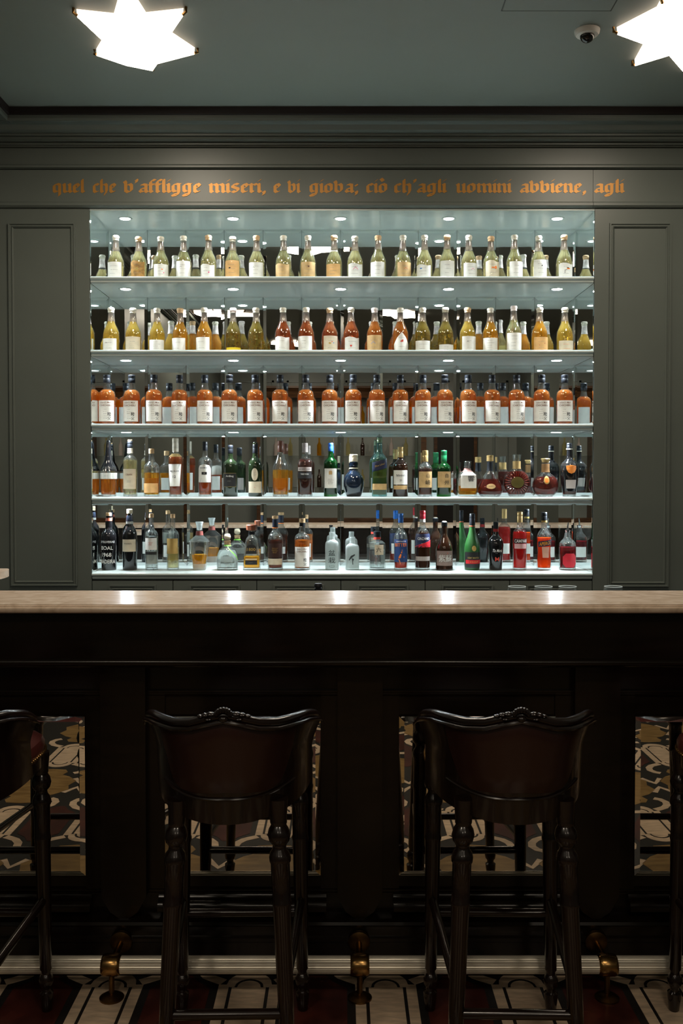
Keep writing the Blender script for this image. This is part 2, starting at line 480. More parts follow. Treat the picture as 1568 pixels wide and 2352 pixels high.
for wd, a, b in WORDS:
    polys = []; x = 0
    for ch in wd:
        gl, adv = G[ch]
        for q in nib(gl): polys.append([(x+p[0], p[1]) for p in q])
        x += adv
    lo = min(p[0] for q in polys for p in q); hi = max(p[0] for q in polys for p in q)
    X0, X1 = xat(a, YT, 430), xat(b, YT, 430); zb = zat(443, YT); zx = zat(420.5, YT)-zb
    m = MB()
    for k, q in enumerate(polys):
        m.add([(X0+(p[0]-lo)/(hi-lo)*(X1-X0), YT-k*4e-5, zb+p[1]*zx) for p in q], [(0, 1, 2, 3)])
    m.build('lettering', 'gilt', inscr)

# ================================================================== STAR LAMPS
TIPS = [(285, -32, 1), (335, 46, 0), (420, 37, 1), (387, 86, 0), (446, 125, 1), (361, 147, 0), (350, 163, 1), (290, 151, 0), (222, 128, 1), (240, 98, 0), (177, 39, 1), (262, 48, 0)]
LZ = ZC-.030
sc_ = ath(311, 88, LZ)
STAR = [(ath(px, py, LZ).x-sc_.x, ath(px, py, LZ).y-sc_.y) for px, py, t in TIPS]
ISTIP = [t for _, _, t in TIPS]
def star_mesh():
    n = len(STAR)
    m = MB()
    top = [(x*1.01, y*1.01, .030) for x, y in STAR]; bot = [(x, y, 0) for x, y in STAR]
    m.add(bot+[(0, 0, -.012)], [(i, (i+1) % n, n) for i in range(n)])
    sd = MB().add(top+bot, [(i, (i+1) % n, n+(i+1) % n, n+i) for i in range(n)])
    return m.mesh('diffuser', 'lamp_glow'), sd.mesh('side_band', 'lamp_side')
SM, SD = star_mesh()
bm_ = MB().prism_z([(x*.97, y*.97) for x, y in STAR], .016, .030).mesh('backplate', 'white_plastic')
def star_lamp(x, y, rz, label):
    t = thing('star_lamp', label, 'lamp', (x, y, LZ), rz, 'star-shaped ceiling lamps')
    put(SM, 'diffuser', t); put(SD, 'side_band', t); put(bm_, 'backplate', t)
    for (px, py), tip in zip(STAR, ISTIP):
        if tip:
            k = 1.06
            MB().tube([(px*1.0, py*1.0, .006), (px*k, py*k, .012), (px*k, py*k, .030)], .006, 8).build('clip', 'brass', t, True)
star_lamp(sc_.x, sc_.y, 0, 'white glowing star lamp at the upper left of the ceiling')
L2 = ath(1562, 85, LZ)
star_lamp(L2.x, L2.y, math.radians(150), 'white glowing star lamp cut off by the right edge')
star_lamp(-.18, 3.2, 2.0, 'white star lamp overhead, seen only in the top-row mirror')
star_lamp(-1.33, .1, 1.2, 'white star lamp behind, reflected left in second-row mirrors')
star_lamp(.66, .1, 3.9, 'white star lamp behind, reflected right in second-row mirrors')
star_lamp(-.7, -2.3, .6, 'added white star lamp far behind, brightening the left of the rear wall')  # this lamp and the next are added to brighten the reflected rear wall
star_lamp(1.5, -2.1, 2.6, 'added white star lamp far behind, brightening the right of the rear wall')

# ================================================================== BACK BAR SHELVING
shv = wb
def rel(b): return b
TH = .036
def shelf_prof(zt):
    p = [(YM, zt)]
    for k in range(9):
        a = PI/2*k/8
        p.append((YW+.012-.016*math.sin(a), zt-.013+.013*math.cos(a)))
    p += [(YW+.002, zt-.02), (YW+.006, zt-.022), (YW+.006, zt-.030), (YW+.012, zt-TH), (YM, zt-TH)]
    return p
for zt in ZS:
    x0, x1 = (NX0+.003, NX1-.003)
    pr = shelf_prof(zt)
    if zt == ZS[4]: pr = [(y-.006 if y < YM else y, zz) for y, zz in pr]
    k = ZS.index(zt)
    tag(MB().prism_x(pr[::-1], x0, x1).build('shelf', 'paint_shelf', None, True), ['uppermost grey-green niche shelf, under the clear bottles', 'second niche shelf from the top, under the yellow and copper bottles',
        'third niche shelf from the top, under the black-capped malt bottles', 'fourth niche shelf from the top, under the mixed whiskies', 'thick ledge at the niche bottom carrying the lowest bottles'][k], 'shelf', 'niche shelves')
rel(MB().box(NX0+.001, NX1-.001, YW+.002, YM, ZT-.012, ZT)).build('niche_top', 'paint_shelf', shv)
# mirror panels: 12 per tier at the back, one on each side
bx = [xat(p, YM, 900) for p in (252, 340, 428, 516, 604.5, 693, 782, 871, 959.5, 1048, 1137, 1226, 1318)]
bx[0], bx[-1] = NX0, NX1
tops = [ZT-.012]+[s-TH for s in ZS[:4]]
def bevel_panel(w_, h_, bv=.017, dp=.0035):
    m = MB()
    m.add([(0, 0, 0), (w_, 0, 0), (w_, 0, h_), (0, 0, h_), (bv, -dp, bv), (w_-bv, -dp, bv), (w_-bv, -dp, h_-bv), (bv, -dp, h_-bv)],
          [(4, 5, 6, 7), (0, 1, 5, 4), (1, 2, 6, 5), (2, 3, 7, 6), (3, 0, 4, 7)])
    return m
for r in range(5):
    z0, z1 = ZS[r], tops[r]
    for i in range(12):
        b = bevel_panel(bx[i+1]-bx[i]-.0016, z1-z0)
        b.v = [(x+bx[i]+.0008, y+YM-.001, zz+z0) for x, y, zz in b.v]
        rel(b).build('mirror_panel', 'mirror', shv)
    for sx in (0, 1):
        b = bevel_panel(YM-YW-.006, z1-z0, .008, .002)
        if sx == 0: b.v = [(NX0+.002-y, YW+.004+x, zz+z0) for x, y, zz in b.v]
        else: b.v = [(NX1-.002+y, YM-.002-x, zz+z0) for x, y, zz in b.v]
        rel(b).build('side_mirror', 'mirror', shv)

# downlights
LX = [xat(p, 5.15, 600) for p in (288, 535, 782, 1030, 1279)]
rowname = ['top', 'second', 'third', 'fourth', 'bottom']
ordn = ['leftmost', 'second from left', 'middle', 'second from right', 'rightmost']
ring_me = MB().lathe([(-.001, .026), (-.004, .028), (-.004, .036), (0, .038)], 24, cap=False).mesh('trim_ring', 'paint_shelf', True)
lens_me = MB().lathe([(-.0035, .024), (-.001, .027)], 24).mesh('lens', 'led')
for r in range(5):
    for i, x in enumerate(LX):
        zt = tops[r]
        d = thing('downlight', '%s round downlight above the %s row of bottles' % (ordn[i], rowname[r]), 'downlight', (x, 5.15, zt), 0, 'shelf downlights')
        put(ring_me, 'trim_ring', d); put(lens_me, 'lens', d)
        ld = bpy.data.lights.new('downlight_beam', 'SPOT')
        ld.energy = LED_W*(1.15 if r == 0 else 1); ld.color = (.86, .95, 1.0); ld.spot_size = math.radians(150); ld.spot_blend = .8; ld.shadow_soft_size = .022
        lo = bpy.data.objects.new('downlight_beam', ld); C.objects.link(lo); lo.parent = d; lo.location = (0, 0, -.012)

# cabinets under the shelving
cb = [xat(p, YW, 1345) for p in (204.5, 397, 589.5, 782.5, 976, 1170, 1363)]
cb[0], cb[-1] = NX0+.002, NX1-.002
for i in range(6):
    x0, x1 = cb[i]+.002, cb[i+1]-.002
    c = thing('base_cabinet', '%s grey-green panelled base cabinet under the bottle shelves' % ['leftmost', 'second from left', 'third from left', 'third from right', 'second from right', 'rightmost'][i],
              'cabinet', ((x0+x1)/2, YW, 0), 0, 'base cabinets under the shelves')
    ztop = ZS[4]-TH-.004
    hw = (x1-x0)/2
    MB().box(-hw, hw, .02, .38, 0, ztop).build('carcass', 'rear_dark', c)
    d = MB().box(-hw, hw, 0, .02, .08, ztop-.004).build('door', 'paint', c)
    frame_ring(d, -hw+.085, hw-.085, .17, zat(1343, YW), 0, .03, .012)

# ================================================================== BOTTLES
def prof_fn(prof, R, H):
    pr = [(p[0]*H, p[1]*R, *(p[2:] if len(p) > 2 else (2, 1.0))) for p in prof]
    def f(zz):
        if zz <= pr[0][0]: return pr[0][1:]
        for a, b in zip(pr[:-1], pr[1:]):
            if a[0] <= zz <= b[0]:
                t = (zz-a[0])/max(1e-9, b[0]-a[0])
                return tuple(a[k]+(b[k]-a[k])*t for k in (1, 2, 3))
        return pr[-1][1:]
    return pr, f
PROF = {
 'grappa': [(0,.93),(.012,.985),(.03,1),(.36,1),(.43,.985),(.49,.92),(.56,.77),(.62,.61),(.68,.49),(.74,.42),(.82,.375),(.9,.35),(.94,.345),(.95,.40),(.985,.40),(1,.36)],
 'malt': [(0,.94),(.015,1),(.57,1),(.62,.965),(.66,.88),(.69,.72),(.705,.56),(.72,.46),(.75,.43),(.80,.38),(.84,.34),(.98,.33),(1,.3)],
 'whisky': [(0,.94),(.012,1),(.58,1),(.63,.96),(.67,.84),(.70,.64),(.73,.46),(.77,.37),(.85,.33),(.98,.32),(1,.3)],
 'tall': [(0,.94),(.012,1),(.54,1),(.60,.95),(.65,.82),(.69,.60),(.73,.42),(.78,.36),(.98,.34),(1,.3)],
 'straight': [(0,.95),(.012,1),(.62,1),(.66,.93),(.69,.78),(.715,.5),(.74,.4),(.8,.36),(.98,.35),(1,.3)],
 'port': [(0,.95),(.012,1),(.56,1),(.61,.96),(.65,.86),(.69,.66),(.72,.48),(.76,.44),(.82,.46),(.88,.40),(.92,.34),(.98,.34),(1,.3)],
 'wax': [(0,.86),(.012,.9),(.08,.93),(.40,1),(.46,1),(.52,.9),(.57,.68),(.60,.5),(.66,.44),(.80,.33),(.90,.25),(.98,.25),(1,.2)],
 'macallan': [(0,.86),(.012,.9),(.60,1),(.65,.98),(.69,.88),(.72,.62),(.745,.44),(.78,.40),(.98,.38),(1,.3)],
 'square': [(0,.92,5,1),(.012,.98,5,1),(.58,1,5,1),(.63,.95,4.5,1),(.67,.8,4,1),(.70,.58,3,1),(.74,.42,2,1),(.80,.36,2,1),(.98,.34,2,1),(1,.3,2,1)],
 'decanterwide': [(0,.9),(.012,.95),(.2,.97),(.42,1),(.52,.97),(.60,.8),(.68,.55),(.76,.38),(.82,.32),(.98,.34),(1,.3)],
 'flagon': [(0,.62),(.02,.70),(.10,.84),(.20,.95),(.30,1),(.40,.97),(.48,.86),(.55,.66),(.60,.46),(.63,.40),(.70,.40),(.74,.33),(.98,.35),(1,.3)],
 'hibiki': [(0,.94,6,1),(.015,1,6,1),(.58,1,6,1),(.64,.92,4,1),(.69,.66,3,1),(.73,.42,2,1),(.78,.34,2,1),(.98,.34,2,1),(1,.3,2,1)],
 'flared': [(0,.72,2.4,.62),(.03,.84,2.4,.62),(.10,.98,2.4,.6),(.18,1,2.4,.6),(.28,.92,2.3,.6),(.40,.72,2.2,.62),(.50,.52,2,.75),(.57,.36,2,.95),(.62,.27,2,1),(.70,.22,2,1),(.98,.21,2,1),(1,.2,2,1)],
 'disc': [(0,.52,2,.55),(.02,.60,2,.5),(.07,.66,2,.5),(.12,.80,2,.48),(.20,.93,2,.46),(.30,1,2,.45),(.40,.98,2,.45),(.50,.86,2,.46),(.57,.66,2,.5),(.62,.42,2,.65),(.66,.30,2,.9),(.70,.27,2,1),(.98,.27,2,1),(1,.24,2,1)],
 'oval': [(0,.52,2,.6),(.02,.58,2,.6),(.07,.78,2,.56),(.15,.94,2,.55),(.26,1,2,.55),(.38,.97,2,.55),(.48,.84,2,.56),(.55,.62,2,.6),(.60,.40,2,.8),(.65,.28,2,1),(.98,.27,2,1),(1,.24,2,1)],
 'taper': [(0,.70),(.03,.74),(.10,.80),(.40,.97),(.50,1),(.58,.96),(.63,.82),(.66,.6),(.69,.36),(.72,.30),(.86,.27),(.98,.27),(1,.24)],
 'flaredown': [(0,.56,3,1),(.02,.60,3,1),(.25,.74,3,1),(.55,.98,3,1),(.585,1,3,1),(.63,.86,2.5,1),(.69,.52,2,1),(.72,.34,2,1),(.80,.30,2,1),(.98,.3,2,1),(1,.26,2,1)],
 'patron': [(0,.94,3,.8),(.03,1,3,.8),(.28,1,3,.8),(.42,.96,2.6,.82),(.53,.82,2.3,.85),(.61,.56,2,.95),(.66,.33,2,1),(.72,.26,2,1),(.80,.30,2,1),(.98,.3,2,1),(1,.2,2,1)],
 'trapezoid': [(0,.95,5,.8),(.02,1,5,.8),(.30,.92,5,.8),(.62,.72,4.5,.84),(.70,.60,4,.88),(.74,.42,3,1),(.77,.36,2,1),(.98,.36,2,1),(1,.3,2,1)],
 'flatjar': [(0,.90,3.5,.7),(.02,1,3.5,.7),(.62,1,3.5,.7),(.70,.97,3,.7),(.75,.86,2.6,.75),(.785,.6,2.2,.9),(.80,.46,2,1),(.85,.43,2,1),(.90,.40,2,1),(.98,.42,2,1),(1,.38,2,1)],
 'hex': [(0,.92),(.02,.98),(.66,1),(.70,.97),(.745,.7),(.77,.42),(.80,.36),(.98,.36),(1,.3)],
 'vsop': [(0,.86),(.015,.93),(.10,.98),(.25,1),(.38,.98),(.48,.86),(.58,.64),(.66,.46),(.73,.37),(.80,.33),(.98,.31),(1,.28)],
 'tia': [(0,.74),(.02,.80),(.3,.92),(.52,1),(.60,.96),(.66,.74),(.71,.46),(.76,.35),(.86,.3),(.98,.3),(1,.26)],
 'campari': [(0,.92),(.015,1),(.60,1),(.645,.97),(.68,.85),(.715,.58),(.74,.42),(.78,.38),(.98,.36),(1,.3)],
 'aperol': [(0,.98),(.02,1),(.16,.98),(.30,.90),(.44,.94),(.56,1),(.61,.94),(.65,.8),(.69,.56),(.74,.42),(.80,.37),(.98,.36),(1,.3)],
 'pourer': [(0,.94),(.02,1),(.52,1),(.57,.94),(.61,.78),(.65,.54),(.69,.42),(.78,.33),(.79,.30)],
 'shiso': [(0,1),(.015,1.02),(.05,1),(.06,.98),(.42,.97),(.5,.9),(.58,.74),(.66,.5),(.72,.36),(.80,.30),(.98,.32),(1,.3)],
}
def surf(f, th, zz, off=.0006):
    r, n, d = f(zz)
    x, y = sxy(th, r, n, d)
    L = math.hypot(x, y) or 1
    return x*(1+off/L), y*(1+off/L), zz
def label_mesh(f, z0, z1, ang, m, shape='rect', th0=0.0, off=.0006):
    b = MB()
    if shape == 'rect':
        b.grid(lambda u, v: surf(f, th0+(u*2-1)*ang, z0+(z1-z0)*v, off), 10, 5)
    else:
        if shape == 'oval': pts = [(math.cos(2*PI*k/20), math.sin(2*PI*k/20)) for k in range(20)]
        elif shape == 'octagon': pts = [(.55, -1), (1, -.5), (1, .5), (.55, 1), (-.55, 1), (-1, .5), (-1, -.5), (-.55, -1)]
        elif shape == 'flame': pts = [(.8, -1), (1, -.6), (1, -.2), (.55, .45), (0, 1), (-.55, .45), (-1, -.2), (-1, -.6), (-.8, -1)]
        elif shape == 'trap': pts = [(.78, -1), (1, 1), (-1, 1), (-.78, -1)]
        elif shape == 'arch': pts = [(1, -1), (1, .5), (.7, .85), (0, 1), (-.7, .85), (-1, .5), (-1, -1)]
        elif shape == 'shield': pts = [(0, -1), (.6, -.7), (.9, 0), (1, .8), (.5, .9), (0, 1), (-.5, .9), (-1, .8), (-.9, 0), (-.6, -.7)]
        elif shape == 'slant': pts = [(1, -.4), (1, 1), (-1, .4), (-1, -1)]
        elif shape == 'wave': pts = [(1, -1), (1, .9), (.5, .8), (0, .95), (-.5, 1), (-1, .85), (-1, -1)]
        elif shape == 'swoosh': pts = [(1, -1), (1, 1), (-1, -.8), (-1, -1)]
        n = len(pts); zc = (z0+z1)/2; hz = (z1-z0)/2
        dense = []
        for i in range(n):
            a, c = pts[i], pts[(i+1) % n]
            for k in range(4): dense.append((a[0]+(c[0]-a[0])*k/4, a[1]+(c[1]-a[1])*k/4))
        pts = dense; n = len(pts)
        vs = []
        for rr in (1, .75, .5, .25, .02):
            for u, v in pts: vs.append(surf(f, th0+u*rr*ang, zc+v*rr*hz, off))
        fs = [(j*n+i, j*n+(i+1) % n, (j+1)*n+(i+1) % n, (j+1)*n+i) for j in range(4) for i in range(n)]+[tuple(range(4*n, 5*n))]
        b.add(vs, fs)
    return b.mesh('label', m, True)
def text_on(f, txt, zc, h, wmax, m, dx=0.0, off=.0026, slant=0.0, rot=0.0):
    vs, fs, asp = text_mesh(txt)
    w_ = asp*h
    sx = min(1.0, wmax/w_) if wmax else 1.0
    R = max(.005, f(zc)[0])
    b = MB(); out = []
    for x, y in vs:
        x *= h*sx; y *= h
        x, y = x+y*slant, y+x*rot
        out.append(surf(f, (x+dx)/R, zc+y, off))
    b.add(out, fs)
    return b.mesh('lettering', m)
def strokes_on(f, rects, m, off=.0016):
    """small flat marks: list of polygons in (x, z)"""
    b = MB()
    for q in rects:
        R = max(.005, f(q[0][1])[0])
        b.add([surf(f, x/R, zz, off) for x, zz in q], [tuple(range(len(q)))])
    return b.mesh('lettering', m)
def scribble(f, zlo, zhi, hw, n, rnd, m='ink_grey'):
    q = []
    for k in range(n):
        zz = zlo+(zhi-zlo)*(k+.5)/n
        x = -hw*rnd.uniform(.6, 1); end = hw*rnd.uniform(.3, 1)
        while x < end:
            l = rnd.uniform(.003, .009); t = .0006
            q.append([(x, zz-t), (min(end, x+l), zz-t+rnd.uniform(-.0005, .0005)), (min(end, x+l), zz+t), (x, zz+t)])
            x += l+rnd.uniform(.001, .003)
    return strokes_on(f, q, m)
COLS = {}
def cm(col, rough=.6, metal=0, coat=0):
    k = (col, rough, metal, coat)
    if k not in COLS:
        COLS[k] = 'col_%d' % len(COLS); P(COLS[k], col, rough, metal, coat=coat, var=.06, scale=40)
    return COLS[k]
P('ink', (.012, .011, .012), .6); P('ink_grey', (.22, .21, .20), .7); P('ink_white', (.8, .8, .78), .6)
P('ink_gold', (.55, .38, .12), .4, metal=.4); P('ink_red', (.55, .05, .03), .6); P('ink_orange', (.85, .20, .02), .5)
P('paper', (.78, .77, .73), .75, var=.06, scale=30)
P('paper_cream', (.66, .58, .44), .75, var=.08, scale=30)
P('paper_tan', (.52, .34, .15), .75, var=.14, scale=35)
P('paper_mottled', (.36, .19, .05), .75, var=.4, scale=60)
P('paper_orange', (.72, .42, .17), .75, var=.1, scale=30)
P('paper_black', (.012, .012, .013), .5)
P('paper_grey', (.38, .33, .31), .7)
P('cork', (.52, .33, .17), .8, var=.25, scale=60)
P('cork_pale', (.68, .58, .42), .7, var=.1, scale=60)
P('cap_black', (.008, .010, .014), .42, spec=.3)
P('cap_cream', (.60, .55, .44), .5, var=.25, scale=50)
P('cap_pink', (.85, .70, .66), .5, var=.3, scale=50)
P('cap_gold', (.55, .38, .16), .35, metal=.5)
P('cap_brown', (.13, .045, .025), .4)
P('wood_cap', (.15, .045, .022), .35, var=.3, scale=30)
P('glass_black', (.006, .006, .007), .05, coat=.5)
P('glass_brown', (.022, .008, .004), .05, coat=.5)
P('glass_dkgreen', (.010, .018, .007), .05, coat=.5)
P('ceramic_blue', (.006, .011, .022), .10, coat=.6, var=.5, scale=25)
P('vsop_frost', (.010, .072, .012), .38, spec=.5)
P('herb', (.30, .16, .03), .8, var=.4, scale=30)
P('herb_green', (.35, .30, .05), .8, var=.4, scale=30)
P('ribbon_green', (.25, .75, .08), .5)
glass('stopper_frost', (.85, .9, .9), milk=.55)
glass('crystal', (.9, .93, .92), ior=1.9)
liquid('l_clear', (.97, .98, .97), .03)
liquid('l_pale', (0.99, 0.94, 0.7), 0.13, bodycol=(1.0, 0.84, 0.4))
liquid('l_yellow', (0.98, 0.82, 0.33), 0.2, bodycol=(1.0, 0.66, 0.1))
liquid('l_olive', (.72, .58, .16), 0.2, bodycol=(.45, .33, .06))
liquid('l_gold', (0.95, 0.63, 0.11), 0.22, bodycol=(0.98, 0.5, 0.03))
liquid('l_amber', (0.92, 0.46, 0.08), 0.2, bodycol=(0.9, 0.34, 0.02))
liquid('l_malt', (0.93, 0.42, 0.07), 0.2, bodycol=(0.98, 0.34, 0.015))
liquid('l_copper', (0.8, 0.31, 0.055), 0.18, bodycol=(0.66, 0.2, 0.02))
liquid('l_brown', (.38, .11, .03), 0.22, bodycol=(.18, .04, .008))
liquid('l_cognac', (.42, .07, .03), .28, bodycol=(.25, .03, .012))
liquid('l_red', (.85, .05, .03), .38, bodycol=(.75, .02, .02))
liquid('l_orange', (1.0, .22, .02), .40, bodycol=(.95, .14, .005))
liquid('l_darkred', (.42, .02, .04), .35, bodycol=(.28, .008, .02))
liquid('l_green', (.12, .30, .03), .3, bodycol=(.03, .09, .008))
liquid('l_bitter', (.75, .10, .02), .38, bodycol=(.6, .05, .01))
liquid('l_blue', (.10, .16, .06), .3, bodycol=(.03, .05, .03))

def liquid_mesh(f, pr, zb, fill, m, seg=20, k=.93):
    zs = [zb]+[p[0] for p in pr if zb+.003 < p[0] < fill-.003]+[fill]
    rings = []
    for zz in zs:
        r, n, d = f(zz); rings.append((zz, max(.002, r-.0035) if zz > zb else (r-.006), n, d))
    return MB().lathe(rings, seg).mesh('liquid', m, True)
HX = 6
def bottle(name, label, cat, x, y, zb, H, R, prof, glassm, liq=None, cap=None, labels=(), texts=(), group=None, seg=24, extra=None):
    """cap: (z0 fraction, material, radius factor[, top fraction]); labels: (z0, z1, half angle deg, material, shape[, theta]) metres
       texts: (text, z, height, max width, ink, dx, label index)"""
    t = thing(name, label, cat, (x, y, zb), 0, group)
    hexa = prof == 'hex'
    pr, f = prof_fn(PROF[prof], R, H)
    sg = HX if hexa else seg
    put(MB().lathe(pr, sg).mesh('glass_body', glassm, not hexa), 'glass_body', t)
    if liq: put(liquid_mesh(f, pr, .012 if H > .15 else .008, liq[1]*H, liq[0], sg), 'liquid', t)
    if cap:
        z0 = cap[0]*H; z1 = (cap[3] if len(cap) > 3 else 1.004)*H; r = max(f(zz)[0] for zz in (z0, (z0+z1)/2, min(z1, H)*.99))*cap[2]
        MB().lathe([(z0, r*.98), (z0+.002, r), (z0+(z1-z0)*.55, r), (z0+(z1-z0)*.57, r*.97), (z0+(z1-z0)*.6, r), (z1-.002, r), (z1, r*.9)], 16).build('cap', cap[1], t, True)
    lo = []
    for L in labels:
        lo.append(put(label_mesh(f, L[0], L[1], math.radians(L[2]), L[3], L[4] if len(L) > 4 else 'rect', L[5] if len(L) > 5 else 0.0, L[6] if len(L) > 6 else .0006), 'label', t))
    for tx in texts:
        if tx[0] == '~':
            n = max(1, int(tx[2]/.0045))
            me = scribble(f, tx[1]-tx[2]/2, tx[1]+tx[2]/2, tx[3]/2, n, random.Random(int(tx[1]*1e5)), tx[4])
        else: me = text_on(f, tx[0], tx[1], tx[2], tx[3], tx[4], tx[5] if len(tx) > 5 else 0, slant=tx[7] if len(tx) > 7 else 0, rot=tx[8] if len(tx) > 8 else 0)
        put(me, 'lettering', lo[tx[6]] if len(tx) > 6 and tx[6] is not None and lo else t)
    if extra: extra(t, f, pr, H, R, lo)
    return t

ORD = ['leftmost', 'second from the left', 'third from the left', 'fourth from the left', 'fifth from the left', 'sixth from the left', 'seventh from the left', 'eighth from the left', 'ninth from the left', 'tenth from the left']
def ordinal(i, n):
    if i < n/2: return ORD[i]
    j = n-1-i
    return 'rightmost' if j == 0 else ORD[j].replace('left', 'right')

# ---- tiers 1 and 2: grappa bottles
def px2m(p, Y=YB): return p*Y/F
rnd = random.Random(3)
R1 = px2m(37)/2
H1 = zat(542, YB)-ZS[0]
H2 = zat(708, YB)-ZS[1]
GL = {}
def grappa_parts(H, fill, lm):
    k = (round(H, 4), fill, lm)
    if k not in GL:
        pr, f = prof_fn(PROF['grappa'], R1, H)
        body = MB().lathe(pr, 24).mesh('glass_body', 'clear_glass', True)
        liq = liquid_mesh(f, pr, .01, fill*H, lm, 24) if lm else None
        GL[k] = (body, liq, f)
    return GL[k]
def cap_mesh(H, m):
    k = ('cap', round(H, 4), m)
    if k not in GL:
        GL[k] = MB().lathe([(.90*H, R1*.38), (.945*H, R1*.385), (.95*H, R1*.43), (.985*H, R1*.43), (1.005*H, R1*.36)], 14).mesh('cap', m, True)
    return GL[k]
def sleeve_mesh(H, m):
    """pale foil strip down the back of the neck, as the mirrors show"""
    k = ('sl', round(H, 4), m)
    if k not in GL:
        f = prof_fn(PROF['grappa'], R1, H)[1]
        GL[k] = label_mesh(f, .70*H, .93*H, math.radians(80), m, 'rect', PI)
    return GL[k]
def chevron(x, zz, s, t=.0022): return [[(x-s, zz-s*.5), (x, zz+s*.45), (x, zz+s*.45+t), (x-s, zz-s*.5+t)], [(x, zz+s*.45), (x+s, zz-s*.5), (x+s, zz-s*.5+t), (x, zz+s*.45+t)]]
def blob(x, zz, rx, rz_, n=8): return [(x+rx*math.cos(2*PI*k/n), zz+rz_*math.sin(2*PI*k/n)) for k in range(n)]
P('ink_pink', (.75, .12, .28), .6); P('ink_blue', (.10, .25, .55), .6)
ROW1 = [(266, 'paper', 602, ''), (318, 'paper_mottled', 598, 'ring'), (369, 'paper', 607, 'dots'), (421, 'paper', 599, 'arrow'), (479, 'paper', 607, 'dot'), (534, 'paper_orange', 598, 'bird'), (589, 'paper', 603, 'arrow'),
        (651, 'paper_tan', 605, ''), (707, 'paper_tan', 602, 'blot'), (767, 'paper_orange', 607, ''), (815, 'paper', 605, 'pinkchev'), (868, 'paper', 602, ''), (925, 'paper_tan', 603, 'redchev'), (974, 'paper', 608, 'blue'),
        (1026, 'paper', 600, 'circle'), (1076, 'paper', 605, 'pink'), (1127, 'paper_cream', 598, 'orange'), (1180, 'paper', 602, ''), (1237, 'paper', 596, 'seal'), (1294, 'paper', 605, 'clown')]
PD = {'paper': 'white', 'paper_mottled': 'mottled brown', 'paper_orange': 'pale orange', 'paper_tan': 'tan', 'paper_cream': 'cream'}
MD = {'': 'plain', 'ring': 'ringed', 'dots': 'dotted', 'arrow': 'arrow-marked', 'dot': 'purple-dotted', 'bird': 'bird-marked', 'blot': 'blotted', 'pinkchev': 'pink-chevron', 'redchev': 'red-chevron', 'blue': 'blue-blotted',
      'circle': 'faintly circled', 'pink': 'pink-stroked', 'orange': 'orange-figured', 'seal': 'sealed', 'clown': 'orange-and-black figured', 'heart': 'red-heart', 'slash': 'red-slashed', 'faces': 'black-dotted', 'doodle': 'colour-doodled', 'bluechev': 'blue-chevron', 'stripes': 'striped', 'lines': 'line-written', 'flower': 'red-figured'}
def marks(kind, f, zc, lab):
    Z = lambda d: zc+d
    def add(q, m): put(strokes_on(f, q, m), 'lettering', lab)
    if kind == 'ring': add([blob(0, zc, .009, .009)], 'ink_gold')
    if kind == 'dots': add([blob(.004, Z(.008), .006, .0025)], 'ink_orange'); add([blob(.012, Z(-.010), .003, .003)], 'ink_pink')
    if kind == 'arrow': add(chevron(-.012, Z(.012), .006), 'ink_grey')
    if kind == 'dot': add([blob(.011, Z(-.010), .004, .004)], 'ink_pink')
    if kind == 'bird': add([blob(-.012, Z(.006), .006, .003)], 'ink')
    if kind == 'blot': add([blob(.002, Z(.017), .005, .004)], 'cap_brown')
    if kind == 'pinkchev': add(chevron(0, Z(.008), .013, .003), 'ink_pink')
    if kind == 'redchev': add(chevron(.003, Z(.006), .009), 'ink_red')
    if kind == 'bluechev': add(chevron(-.004, Z(.004), .012), 'ink_blue')
    if kind == 'blue': add([blob(-.012, Z(.012), .006, .004)], 'ink_blue')
    if kind == 'circle': add([blob(0, Z(.008), .007, .007)], 'ink_white')
    if kind == 'pink': add(chevron(.008, Z(.005), .010), 'ink_pink')
    if kind == 'orange': add([[(-.010, Z(.002)), (.004, Z(.002)), (.004, Z(.009)), (-.010, Z(.009))], blob(.012, Z(.006), .007, .009)], 'ink_orange')
    if kind == 'seal': add([blob(.003, Z(.016), .003, .004)], 'ink')
    if kind == 'clown':
        add([blob(.008, Z(.006), .010, .004)], 'ink_orange'); add([blob(.005, Z(.010), .007, .003)], 'ink')
        add([[(-.012, Z(-.018)), (-.010, Z(-.018)), (-.009, Z(-.004)), (-.011, Z(-.004))], [(-.010, Z(-.004)), (0, Z(.001)), (0, Z(.003)), (-.011, Z(-.002))]], 'ink')
    if kind == 'heart': add([[(-.009, Z(-.016)), (-.004, Z(-.008)), (-.004, Z(-.004)), (-.008, Z(-.003)), (-.009, Z(-.005)), (-.011, Z(-.003)), (-.015, Z(-.005)), (-.014, Z(-.009))]], 'ink_red')
    if kind == 'slash': add([[(-.016, Z(-.006)), (.018, Z(.004)), (.018, Z(.008)), (-.014, Z(-.002))]], 'ink_red')
    if kind == 'faces': add([blob(-.005, Z(.002), .002, .001), blob(.006, Z(.002), .002, .001)], 'ink')
    if kind == 'doodle': add([blob(-.008, Z(.004), .007, .005)], 'ink_gold'); add([blob(.012, Z(.006), .003, .003)], 'ink_blue'); add([blob(.003, Z(.012), .004, .002)], 'ink_red')
    if kind == 'flower': add([blob(0, Z(.004), .009, .004), blob(.004, Z(.010), .006, .003)], 'ink_red')
lowY = YB-.03
